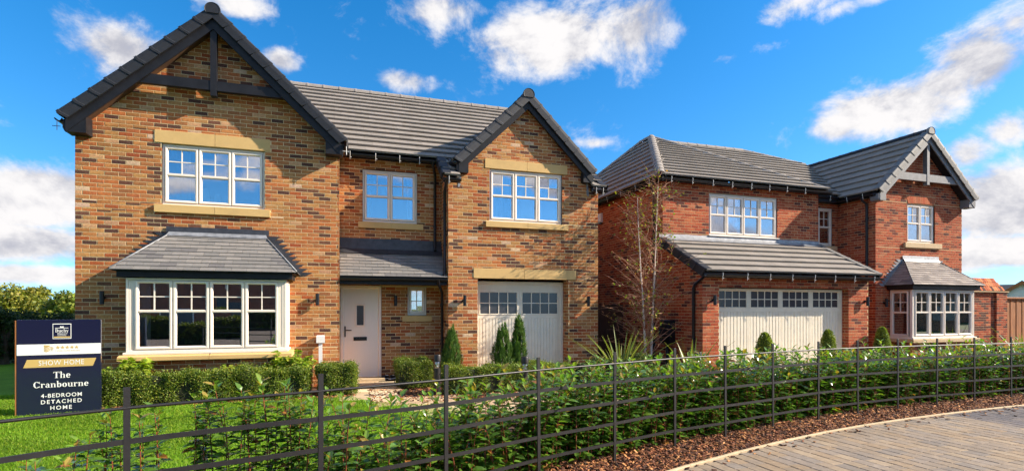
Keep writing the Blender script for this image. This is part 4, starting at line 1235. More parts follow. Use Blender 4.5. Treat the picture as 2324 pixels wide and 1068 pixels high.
# ================================================================ things on and beside the houses
t = thing('alarm_box', 'white alarm box high on the shaded side wall of the red house', 'alarm box', (AX0, 15.45, 4.5))
part('cover', MB().loft([[(AX0 - .01, 15.45 + s * .11 * k, 4.5 + a) for (s, a) in ((-1, -.14), (1, -.14), (1, .14), (-1, .14))] if False else
                         [(AX0 - d, 15.45 - w, 4.5 - h), (AX0 - d, 15.45 + w, 4.5 - h), (AX0 - d, 15.45 + w, 4.5 + h), (AX0 - d, 15.45 - w, 4.5 + h)] for d, w, h, k in ((.0, .12, .15, 1), (.06, .12, .15, 1), (.085, .09, .12, 1))], True), M_WHITE, t)
part('base', MB().box(AX0 - .05, AX0 - .005, 15.37, 15.53, 4.31, 4.35), M_PVC, t)

t = thing('meter_box', 'black meter box on a short post against the red side wall', 'meter box', (AX0 - .1, 11.75, 0))
part('box', MB().box(AX0 - .16, AX0 - .005, 11.5, 11.95, .72, 1.32, .02), M_PVC, t)
b = MB().lathe([(.20, -.01), (.22, .0), (.22, .03), (.16, .05), (.05, .055)], 24); b.xf(Matrix.Translation((AX0 - .165, 11.72, 1.02)) @ Matrix.Rotation(R(-90), 4, 'Y'))
part('cover', b, M_PVC, t, True, 40)
part('post', MB().tube([(AX0 - .08, 11.72, .73), (AX0 - .08, 11.72, 0)], .04, 10), M_PVC, t, True)

t = thing('timber_gate', 'dark timber board gate in the gap between the two houses', 'gate', (7.1, 14.0, 0))
for i in range(16):
    x = 6.09 + i * .125
    part('board', MB().box(x, x + .118, 14.0 + .006 * (i % 2), 14.03, .04, 1.72 + .01 * math.sin(i), .004), M_WOODD, t)
part('rail', MB().box(6.08, 8.10, 14.03, 14.08, .3, .4).box(6.08, 8.10, 14.03, 14.08, 1.4, 1.5), M_WOODD, t)

# utility post by the bay
t = thing('service_post', 'white cable post with square box by the bay end', 'service post', (-.27, 11.58, 0))
part('post', MB().box(-.305, -.235, 11.56, 11.64, 0, .92, .006), M_WHITE, t)
part('box', MB().box(-.35, -.19, 11.53, 11.68, .90, 1.06, .012), M_WHITE, t)

# shoes by the step
for k, (sx, sy, rz, lab) in enumerate(((1.10, 12.33, .5, 'black and white shoe lying nearest the door frame'), (1.24, 12.29, .9, 'black and white shoe on its mate\'s far side, towards the box hedge'))):
    t = thing('shoe', lab, 'shoe', (sx, sy, .03), rz, 'shoes left by the front door')
    rings = []
    for (x, w, h) in ((-.12, .02, .06), (-.11, .034, .075), (-.04, .036, .07), (.03, .040, .05), (.09, .042, .04), (.12, .03, .03), (.128, .012, .02)):
        rings.append([(x, w * math.cos(q), .022 + max(0, math.sin(q)) * h) for q in [2 * math.pi * i / 10 for i in range(10)]])
    lobj('upper', MB().loft(rings, True).mesh('upper', True), M_PVC, t)
    lobj('sole', MB().loft([[(x, s * w, z) for x, w in ((-.125, .03), (-.03, .034), (.08, .044), (.13, .02)) for s in (1,)] + [(x, -w, z) for x, w in ((.13, .02), (.08, .044), (-.03, .034), (-.125, .03))] for z in (0, .024)], True).mesh('sole'), M_WHITE, t)
    lobj('laces', MB().box(-.02, .05, -.02, .02, .07, .085, .006).mesh('laces'), M_WHITE, t)

# garden wall with brick-tiled coping, right of the red house
t = thing('garden_wall', 'red brick screen wall with steep brick-on-edge coping beside the bay', 'wall', (19.7, 11.7, 0))
WW = Wall(PAL_RED + [(30, srgb(92, 56, 50))], 15)
WW.face((QX1 + .02, 11.62, 0), (1, 0, 0), (0, -1, 0), [(0, 0), (2.50, 0), (2.50, 2.16), (0, 2.16)])
WW.face((QX1 + 2.52, 11.62, 0), (0, 1, 0), (1, 0, 0), [(0, 0), (.44, 0), (.44, 2.16), (0, 2.16)])
WW.face((QX1 + 2.0, 11.56, 0), (1, 0, 0), (0, -1, 0), [(0, 0), (.52, 0), (.52, 2.16), (0, 2.16)])
WW.face((QX1 + 2.0, 11.62, 0), (0, -1, 0), (-1, 0, 0), [(0, 0), (.06, 0), (.06, 2.16), (0, 2.16)])
ww = WW.finish(t, M_BRICKR, M_MORTARR, limit=150)
part('core', MB().box(QX1 + .03, QX1 + 2.50, 11.64, 12.05, 0, 2.15), M_BWALLR, t)
nb = 22
part('coping_bed', MB().loft([[(x, 11.60, 2.18), (x, 11.84, 2.555), (x, 12.08, 2.18)] for x in (QX1 + .05, QX1 + 2.35)], True), M_MORTARR, t)
for i in range(nb):
    for k in range(3):
        x = QX1 + .10 + i * .104 + (.05 if k % 2 else 0)
        if x > QX1 + 2.42 - k * .10: continue
        a, b2 = k / 3, (k + 1) / 3 - .02
        P = lambda s, d: (11.57 + .27 * s - d * .8, 2.17 + .42 * s + d * .55)
        v = []
        for (s, d) in ((a, 0), (b2, 0), (b2, .035), (a, .035)):
            y, z = P(s, d); v.append((x, y, z))
        v += [(xx + .09, y, z) for xx, y, z in v]
        rgb = np.array(srgb(*rng.choice([(176, 96, 62), (190, 110, 70), (150, 80, 58), (84, 56, 52), (196, 126, 84)]))) * rng.uniform(.85, 1.15)
        me = npmesh('coping_brick', v, [np.array([(0, 1, 2, 3), (4, 7, 6, 5), (0, 3, 7, 4), (1, 5, 6, 2), (2, 6, 7, 3), (0, 4, 5, 1)])], np.tile(rgb, (8, 1)))
        obj('coping_brick', me, M_BRICKR, t)
part('coping_course', MB().box(QX1 + .02, QX1 + 2.56, 11.53, 12.08, 2.135, 2.165), M_STONER, t)

t = thing('timber_fence', 'brown vertical board fence at the far edge beyond the screen wall', 'fence', (22.5, 11.9, 0))
for i in range(30):
    x = QX1 + 2.62 + i * .152
    part('board', MB().box(x, x + .143, 11.86 + (.012 if i % 2 else 0), 11.90, .04, 1.93, .004), M_WOODF, t)
part('cap_rail', MB().box(QX1 + 2.58, QX1 + 7.2, 11.80, 11.95, 1.93, 1.985, .006), M_WOODF, t)
part('post', MB().box(QX1 + 2.56, QX1 + 2.66, 11.80, 11.855, 0, 1.93, .006), M_WOODF, t)

# far bungalow roofs over the fence
def far_house(label, X, Y, w, d, ze_, zr_, mw, mr, rz):
    t = thing('far_house', label, 'house', (X, Y, 0), rz, 'distant houses over the fence')
    mb = MB().loft([[(-w, y, 0), (w, y, 0), (w, y, ze_), (0, y, zr_), (-w, y, ze_)] for y in (-d, d)], True)
    lobj('wall', mb.mesh('wall'), mw, t)
    for s in (-1, 1):
        e = (zr_ - ze_) / w
        r_ = MB().loft([[(s * (w + .4), y, ze_ - .4 * e + .05), (0, y, zr_ + .05), (0, y, zr_ + .3), (s * (w + .4), y, ze_ - .4 * e + .3)] for y in (-d - .4, d + .4)], True)
        lobj('roof', r_.mesh('roof'), mr, t)
    for s in (-1, 1):
        b_ = MB().loft([[(s * (w + .42), y, ze_ - .42 * e - .15), (0, y, zr_ - .2), (0, y, zr_ + .32), (s * (w + .42), y, ze_ - .42 * e + .3)] for y in (-d - .48, -d - .41)], True)
        lobj('barge_board', b_.mesh('barge_board'), M_WOODF, t)
    wm = MB().box(-w * .35, w * .35, -d - .06, -d - .01, ze_ * .35, ze_ * .8)
    lobj('window', wm.mesh('window'), M_GPANE, t)
far_house('distant cream gabled house with brown edge, peeping over the timber fence', 85.2, 45.6, 3.6, 6, 2.0, 4.75, M_CREAM, mat('far_brown_roof', (.16, .07, .04), .8), -1.08)
far_house('distant dark slate roofed house behind the cream gable', 113.7, 62.4, 5, 2.6, 2.6, 5.6, M_BWALLR, mat('far_slate_roof', (.06, .062, .07), .8), .5)
# ================================================================ ground
def sheet(name, pts, z, m, kind='structure'):
    o = part(name, MB().add([(x, y, z) for x, y in pts], [tuple(range(len(pts)))]), m, None)
    o['kind'] = kind
    return o
sheet('ground', [(-900, -900), (900, -900), (900, 900), (-900, 900)], -.06, M_FIELD)
FENCE = [(-4.3, 1.75), (-3.05, 2.50), (-2.05, 3.08), (-1.12, 3.58), (-.09, 3.90), (.84, 4.21), (1.78, 4.60), (2.73, 4.90), (3.665, 5.20), (4.52, 5.39), (5.47, 5.62), (6.50, 5.85), (7.42, 5.99),
         (8.37, 6.08), (9.35, 6.15), (10.32, 6.19), (11.38, 6.25), (12.4, 6.28), (13.45, 6.29), (14.5, 6.30)]
EDGE = [(-6, .2), (-4.2, 1.15), (-3.0, 1.85), (-1.9, 2.42), (-.8, 2.95), (.3, 3.42), (1.3, 3.83), (2.3, 4.22), (3.18, 4.54), (4.47, 4.94), (5.4, 5.18), (6.3, 5.37), (7.3, 5.52), (8.31, 5.63), (9.5, 5.71), (10.8, 5.77), (12.5, 5.80), (14.5, 5.81), (18, 5.8), (40, 5.8)]
def curve_y(C, x):
    if x <= C[0][0]: return C[0][1]
    for (a, b) in zip(C[:-1], C[1:]):
        if a[0] <= x <= b[0]: return a[1] + (b[1] - a[1]) * (x - a[0]) / (b[0] - a[0])
    return C[-1][1]
def curve_frame(C, x):
    y = curve_y(C, x); d = Vector((.2, curve_y(C, x + .1) - curve_y(C, x - .1), 0)).normalized()
    return y, d, Vector((-d.y, d.x, 0))
sheet('planting_bed', [(x, y - .02) for x, y in EDGE] + [(40, 14), (-6, 14)], -.012, M_SOIL)
LB = [(x, y + .75) for x, y in FENCE if x < 2.0]
LAWN = [(-14, 2.0)] + LB + [(2.2, 5.8), (1.8, 8.6), (.55, 9.55), (.25, 10.25), (-3.3, 10.12), (-4.1, 10.3), (-4.55, 11.5), (-4.55, 16), (-14, 24)]
sheet('lawn', LAWN, .0, M_LAWN)
sheet('driveway', [(2.7, 8.95), (5.7, 8.95), (5.7, 12.1), (2.7, 12.1)], .004, M_SOIL if False else M_KERB)
sheet('driveway', [(8.3, 8.95), (13.0, 8.95), (13.0, 10.7), (8.3, 10.7)], .004, M_KERB)

def inside(poly, x, y):
    c = False
    for (a, b) in zip(poly, poly[1:] + poly[:1]):
        if (a[1] > y) != (b[1] > y) and x < (b[0] - a[0]) * (y - a[1]) / (b[1] - a[1]) + a[0]: c = not c
    return c

# sandstone path
path = sheet('path', [(.08, 12.5), (1.12, 12.5), (1.12, 10.45), (2.1, 9.05), (9, 8.95), (9, 7.95), (1.55, 7.95), (.55, 9.5), (.12, 10.4)], -.004, M_JOINT)
PS = Pieces(); rs = random.Random(3)
POLY_P = [(.08, 12.5), (1.12, 12.5), (1.12, 10.45), (2.1, 9.05), (9, 8.95), (9, 7.95), (1.55, 7.95), (.55, 9.5), (.12, 10.4)]
def flat_piece(w, l, h, rgb, v, c=.005):
    def f():
        r = random.Random(v); j = lambda a: r.uniform(-a, a)
        q = j(.0015)
        V = [(0, 0, -.02), (w, 0, -.02), (w, l, -.02), (0, l, -.02), (j(.002), j(.002), h - c), (w + j(.002), j(.002), h - c), (w + j(.002), l + j(.002), h - c), (j(.002), l + j(.002), h - c),
             (c, c, h + q + j(.001)), (w - c, c, h + q + j(.001)), (w - c, l - c, h + q + j(.001)), (c, l - c, h + q + j(.001))]
        F = [(8, 9, 10, 11)]
        for i in range(4):
            k = (i + 1) % 4
            F.append((4 + i, 4 + k, 8 + k, 8 + i)); F.append((i, k, 4 + k, 4 + i))
        col = np.array(rgb) * r.uniform(.9, 1.1)
        return np.array(V, np.float32), [np.array(F, np.int32)], np.tile(col, (12, 1)).astype(np.float32)
    return f
y = 7.95; k = 0
while y < 12.5:
    d = [.45, .6, .3][k % 3]; x = .08 + (-.2 if k % 2 else 0)
    while x < 9:
        w = rs.choice([.45, .6, .75])
        cx_, cy_ = x + w / 2, y + d / 2
        if inside(POLY_P, cx_, cy_):
            ci = rs.randrange(4)
            rgb = [srgb(208, 184, 146), srgb(196, 172, 138), srgb(214, 194, 160), srgb(186, 160, 126)][ci]
            PS.add((w, d, ci, 1), flat_piece(w - .012, d - .012, .016, rgb, ci * 3 + 1), Matrix.Translation((x, y, 0)), w * d)
        x += w
    y += d; k += 1
print('slabs', PS.finish('slab', 'slab_rest', M_SAND, path, 120))
part('door_step', MB().box(.10, 1.06, 12.12, 12.49, .0, .075, .012), MATS['edging_stone'], path)

# block-paved road
road = sheet('road', [(x, y - .03) for x, y in EDGE] + [(40, -40), (-40, -40), (-40, -.5)], -.02, M_JOINT)
PV = Pieces(); rs = random.Random(4)
ang = R(0)
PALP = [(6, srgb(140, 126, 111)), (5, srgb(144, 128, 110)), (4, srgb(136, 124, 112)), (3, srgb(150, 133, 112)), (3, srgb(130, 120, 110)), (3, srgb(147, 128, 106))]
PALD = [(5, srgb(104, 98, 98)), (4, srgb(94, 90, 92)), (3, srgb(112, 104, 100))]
Mr = Matrix.Rotation(ang, 4, 'Z')
for row in range(-30, 120):
    a = row * .152
    b = 14.0 - rs.random() * .2
    while b > -3.0:
        l = rs.choice([.14, .18, .22, .26])
        b -= l
        P = Mr @ Vector((a, b, 0)); Q = Mr @ Vector((a + .15, b + l, 0)); S = Mr @ Vector((a, b + l, 0))
        if P.x > 19 or P.x < -2 or P.y < .6: continue
        yc = min(curve_y(EDGE, P.x), curve_y(EDGE, Q.x)) - .012
        if b > yc - .04: continue
        cut = round(min(l, yc - b), 2)
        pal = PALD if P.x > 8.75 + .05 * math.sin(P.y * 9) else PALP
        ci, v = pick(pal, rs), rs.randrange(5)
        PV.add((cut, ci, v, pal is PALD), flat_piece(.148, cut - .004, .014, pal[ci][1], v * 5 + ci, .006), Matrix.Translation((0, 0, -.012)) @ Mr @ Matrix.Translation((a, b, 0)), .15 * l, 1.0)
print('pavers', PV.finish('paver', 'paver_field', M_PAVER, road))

# pale edging stones along the curve
kerb = bpy.data.objects.new('kerb', None); reg(kerb, None, Matrix.Translation((4, 5, 0))); kerb['kind'] = 'structure'
pts = []
x = -5.5
while x < 19:
    y, d, n = curve_frame(EDGE, x); pts.append((Vector((x, y, 0)), n)); x += .9 * d.x
for (a, na), (b, nb_) in zip(pts[:-1], pts[1:]):
    e = (b - a).normalized() * .003
    mb = MB().loft([[p + n_ * -.020 + Vector((0, 0, -.05)), p + n_ * .022 + Vector((0, 0, -.05)), p + n_ * .022 + Vector((0, 0, .012)), p + n_ * .015 + Vector((0, 0, .019)), p + n_ * -.013 + Vector((0, 0, .019)), p + n_ * -.020 + Vector((0, 0, .012))]
                    for p, n_ in ((a + e, na), (b - e, nb_))], True)
    part('edging_stone', mb, M_KERB, kerb)

# bark chips
def chips(xs, ys, zs, name, seed):
    r = np.random.default_rng(seed); n = len(xs)
    L, Wd, T = r.uniform(.022, .075, n), r.uniform(.010, .028, n), r.uniform(.003, .010, n)
    yaw, pit, rol = r.uniform(0, 6.283, n), r.normal(0, .28, n), r.normal(0, .35, n)
    base = np.array([(-1, -1, 0), (1, -1, 0), (1, 1, 0), (-1, 1, 0), (-.8, -.7, 1), (.8, -.7, 1), (.8, .7, 1), (-.8, .7, 1)], float)
    V = base[None] * np.stack([L / 2, Wd / 2, T], 1)[:, None]
    c, s = np.cos(rol), np.sin(rol); V = np.stack([V[..., 0], V[..., 1] * c[:, None] - V[..., 2] * s[:, None], V[..., 1] * s[:, None] + V[..., 2] * c[:, None]], -1)
    c, s = np.cos(pit), np.sin(pit); V = np.stack([V[..., 0] * c[:, None] - V[..., 2] * s[:, None], V[..., 1], V[..., 0] * s[:, None] + V[..., 2] * c[:, None]], -1)
    c, s = np.cos(yaw), np.sin(yaw); V = np.stack([V[..., 0] * c[:, None] - V[..., 1] * s[:, None], V[..., 0] * s[:, None] + V[..., 1] * c[:, None], V[..., 2]], -1)
    V += np.stack([xs, ys, zs], 1)[:, None]
    F0 = np.array([(4, 5, 6, 7), (0, 1, 5, 4), (1, 2, 6, 5), (2, 3, 7, 6), (3, 0, 4, 7)])
    F = (F0[None] + (np.arange(n) * 8)[:, None, None]).reshape(-1, 4)
    pal = np.array([srgb(112, 66, 42), srgb(88, 52, 35), srgb(142, 90, 54), srgb(66, 42, 30), srgb(186, 130, 80), srgb(126, 74, 44)])
    C = pal[r.integers(0, 6, n)] * r.uniform(.55, 1.5, (n, 1))
    me = npmesh(name, V.reshape(-1, 3), [F], np.repeat(C, 8, 0))
    me.materials.append(M_CHIP)
    o = obj(name, me)
    return o
r = np.random.default_rng(8)
n = 34000
xs = r.uniform(-3.5, 13.0, n); ey = np.interp(xs, [p[0] for p in EDGE], [p[1] for p in EDGE]); fy = np.interp(xs, [p[0] for p in FENCE], [p[1] for p in FENCE])
ys = ey + .03 + r.random(n) ** 1.3 * (fy + .75 - ey)
zs = -.006 + .03 * np.clip((ys - ey) / .5, 0, 1) + r.random(n) * .022
n2 = 7000
xs2 = np.concatenate([r.uniform(-3.9, .35, n2 // 2), r.uniform(.6, 5.4, n2 // 2)]); ys2 = np.concatenate([r.uniform(10.12, 10.6, n2 // 2), r.uniform(9.1, 11, n2 // 2)])
n3 = 130
xs3 = r.uniform(2.0, 12.0, n3); ys3 = np.interp(xs3, [p[0] for p in EDGE], [p[1] for p in EDGE]) - .035 - np.abs(r.normal(0, .14, n3))
tag(chips(np.concatenate([xs, xs2, xs3]), np.concatenate([ys, ys2, ys3]), np.concatenate([zs, r.random(n2) * .02, np.where(ys3 > np.interp(xs3, [p[0] for p in EDGE], [p[1] for p in EDGE]) - .03, .028, .006)]), 'bark_mulch', 2), 'reddish brown bark mulch under fence and hedges', 'mulch', kind='stuff')

# grass blades
n = 210000
gx = r.uniform(-7.5, 2.1, n * 2); gy = 3.3 + 9.0 * r.random(n * 2) ** 1.15
LA = np.array(LAWN)
ins = np.zeros(len(gx), bool)
for a, b in zip(LA, np.roll(LA, -1, 0)):
    cnd = (a[1] > gy) != (b[1] > gy)
    with np.errstate(divide='ignore', invalid='ignore'):
        ins ^= cnd & (gx < (b[0] - a[0]) * (gy - a[1]) / (b[1] - a[1]) + a[0])
gx, gy = gx[ins][:n], gy[ins][:n]; n = len(gx)
h = r.uniform(.018, .042, n); yaw = r.uniform(0, 6.283, n); w = r.uniform(.003, .006, n) * (.6 + gy / 8)
dx, dy = np.cos(yaw), np.sin(yaw); lx, ly = r.normal(0, .014, n), r.normal(0, .014, n)
V = np.stack([np.stack([gx - dx * w, gy - dy * w, np.zeros(n)], 1), np.stack([gx + dx * w, gy + dy * w, np.zeros(n)], 1), np.stack([gx + lx, gy + ly, h], 1)], 1)
pat = .72 + .5 * (np.sin(gx * 2.1 + gy * 1.3 + np.sin(gy * 3.1)) * np.sin(gx * .9 - gy * 2.2 + np.sin(gx * 2.7)) * .5 + .5)
base = np.array([.155, .275, .018]) * (pat * r.uniform(.65, 1.3, n))[:, None]
yel = r.random(n) < .14; base[yel] = np.array([.28, .35, .04]) * r.uniform(.7, 1.1, (yel.sum(), 1))
me = npmesh('grass', V.reshape(-1, 3), [np.arange(n * 3).reshape(-1, 3)], np.repeat(base, 3, 0)); me.materials.append(M_GRASS)
tag(obj('grass', me), 'bright green mown lawn grass in front of the left house', 'grass', kind='stuff')

# ================================================================ estate fence
fence = thing('estate_fence', 'curved black metal estate fence with slim posts and five rails', 'fence', (3.665, 5.2, 0))
def post_top(x): return 1.155 - .05 * max(0, min(1, (x - 4) / 7.5))
for (x, y) in FENCE:
    _, d, nn = curve_frame(FENCE, x)
    zt = post_top(x)
    mb = MB().box(-.0165, .0165, -.008, .008, -.25, zt, .002)
    a = math.atan2(d.y, d.x)
    po = obj('post', mb.mesh('post'), M_METAL, fence, Matrix.Translation((x, y, 0)) @ Matrix.Rotation(a, 4, 'Z') @ Matrix.Rotation(rng.uniform(-.006, .006), 4, 'Y'))
def smooth_curve(C, m=6):
    out = []
    for i in range(len(C) - 1):
        p0, p1, p2, p3 = [Vector((*C[min(max(k, 0), len(C) - 1)], 0)) for k in (i - 1, i, i + 1, i + 2)]
        for k in range(m):
            t = k / m
            out.append(.5 * ((2 * p1) + (-p0 + p2) * t + (2 * p0 - 5 * p1 + 4 * p2 - p3) * t * t + (-p0 + 3 * p1 - 3 * p2 + p3) * t ** 3))
    out.append(Vector((*C[-1], 0)))
    return out
SC = smooth_curve(FENCE)
part('top_rail', MB().tube([p + Vector((0, 0, post_top(p.x) - .118)) for p in SC], .0095, 10), M_METAL, fence, True, 60)
for zf in (.31, .515, .73, .935):
    rings = []
    for i, p in enumerate(SC):
        t = (SC[min(i + 1, len(SC) - 1)] - SC[max(i - 1, 0)]).normalized(); nn = Vector((-t.y, t.x, 0))
        z = post_top(p.x) - zf + .004 * math.sin(p.x * 2.1 + zf * 9)
        rings.append([p + nn * s * .005 + Vector((0, 0, z + q)) for s, q in ((-1, -.015), (1, -.015), (1, .015), (-1, .015))])
    part('rail', MB().loft(rings, True), M_METAL, fence)

# ================================================================ sign board
SA, SB_ = Vector((-4.472, 9.857, 0)), Vector((-3.472, 9.996, 0))
sd = (SB_ - SA); SW = sd.length; sa = math.atan2(sd.y, sd.x)
sign = thing('sign_board', 'tall navy show-home sign board with white star band on the lawn', 'sign', SA, sa)
SH = 1.435
lobj('panel', MB().box(0, SW, 0, .055, .0, SH, .004).mesh('panel'), M_SIGN, sign)
lobj('edge_strip', MB().box(-.022, -.001, .005, .06, 0, SH - .01).mesh('edge_strip'), M_WOODF, sign)
lobj('leg', MB().box(.08, .14, .056, .10, -.2, 1.2).mesh('leg'), M_WOODF, sign); lobj('leg', MB().box(SW - .14, SW - .08, .056, .10, -.2, 1.2).mesh('leg'), M_WOODF, sign)
px = SW / 191.0                                      # sign measured in photo pixels
def sx(p): return (p - 38) * px
def sz(p): return SH - (p - 724) * SH / 214.0
def plate(name, pts, m, d=.0015):
    lobj(name, MB().loft([[(x, -y, z) for x, z in pts] for y in (-.001, d)], True).mesh(name), m, sign)
def rect(x0, x1, y0, y1): return [(sx(x0), sz(y1)), (sx(x1), sz(y1)), (sx(x1), sz(y0)), (sx(x0), sz(y0))]
plate('white_band', [(0, sz(803)), (SW, sz(803)), (SW, sz(779)), (0, sz(779))], M_SIGNW)
plate('gold_band', [(sx(52), sz(831)), (sx(210), sz(831)), (sx(218), sz(813)), (sx(60), sz(813))], M_GOLD)
plate('logo_border', rect(117, 159.5, 733, 767.5), M_SIGNW)
plate('logo_ground', rect(118.6, 158, 734.6, 766), M_SIGN, .0028)
plate('logo_bar', rect(119.6, 157, 762.2, 765), M_GOLD, .0036)
def text(name, body, cx_, cy_, w, h, m, off=.0, sp=1.0, d=.0035):
    c = bpy.data.curves.new(name, 'FONT'); c.body = body; c.align_x = 'CENTER'; c.align_y = 'CENTER'; c.offset = off; c.space_character = sp; c.resolution_u = 3
    o = bpy.data.objects.new('tmp', c); COL.objects.link(o)
    bpy.context.view_layer.update()
    me = bpy.data.meshes.new_from_object(o.evaluated_get(bpy.context.evaluated_depsgraph_get()))
    bpy.data.objects.remove(o)
    co = np.empty(len(me.vertices) * 3, np.float32); me.vertices.foreach_get('co', co); co = co.reshape(-1, 3)
    mn, mx_ = co[:, :2].min(0), co[:, :2].max(0)
    s = np.array([w, h]) / (mx_ - mn)
    q = (co[:, :2] - (mn + mx_) / 2) * s
    co = np.stack([q[:, 0] + cx_, np.full(len(q), -d), q[:, 1] + cy_], 1).astype(np.float32)
    me.vertices.foreach_set('co', co.ravel()); me.update()
    me.name = name; me.materials.clear()
    return lobj(name, me, m, sign)
def tpx(name, body, x0, x1, y0, y1, m, **k):
    text(name, body, (sx(x0) + sx(x1)) / 2, (sz(y0) + sz(y1)) / 2, sx(x1) - sx(x0), sz(y0) - sz(y1), m, **k)
tpx('lettering', 'SHOW HOME', 86, 189, 815.5, 826.5, M_SIGNW, off=.0, sp=1.1)
tpx('lettering', '4-BEDROOM', 91, 184, 890.5, 899.5, M_SIGNW, off=.012, sp=1.15)
tpx('lettering', 'DETACHED', 91, 184, 904.5, 913.5, M_SIGNW, off=.012, sp=1.3)
tpx('lettering', 'HOME', 112, 161, 918.5, 927.5, M_SIGNW, off=.012, sp=1.3)
tpx('lettering', '5 STAR HOME BUILDER', 123, 180, 793, 796, M_GOLD, sp=1.15, d=.004)
def star(cx_, cy_, r_):
    pts = []
    for k in range(10):
        q = math.pi / 2 - k * math.pi / 5; rr = r_ if k % 2 == 0 else r_ * .42
        pts.append((cx_ + rr * math.cos(q), cy_ + rr * math.sin(q)))
    plate('star', pts[::-1], M_GOLD, .004)
for k in range(5): star(sx(129 + 10.8 * k), sz(787), 5.4 * px)
for k in range(4):
    y0 = 784 + k * 3.2
    plate('emblem', [(sx(98), sz(y0 + 2)), (sx(104), sz(y0 + 3.2)), (sx(111), sz(y0)), (sx(111), sz(y0 - 2)), (sx(104), sz(y0 + 1)), (sx(98), sz(y0))], M_GOLD, .004)
plate('emblem', [(sx(98), sz(784)), (sx(104.5), sz(786)), (sx(111), sz(782)), (sx(98), sz(781))], M_GOLD, .0045)
lt_ = text('lettering', 'HBF', 0, 0, sx(50) - sx(38), sz(0) - sz(5.2), M_GOLD, d=.004)
W[lt_.name] = W[sign.name] @ Matrix.Translation((sx(115.6), 0, sz(789.5))) @ Matrix.Rotation(R(-90), 4, 'Y'); lt_.matrix_local = Matrix.Translation((sx(115.6), 0, sz(789.5))) @ Matrix.Rotation(R(-90), 4, 'Y')

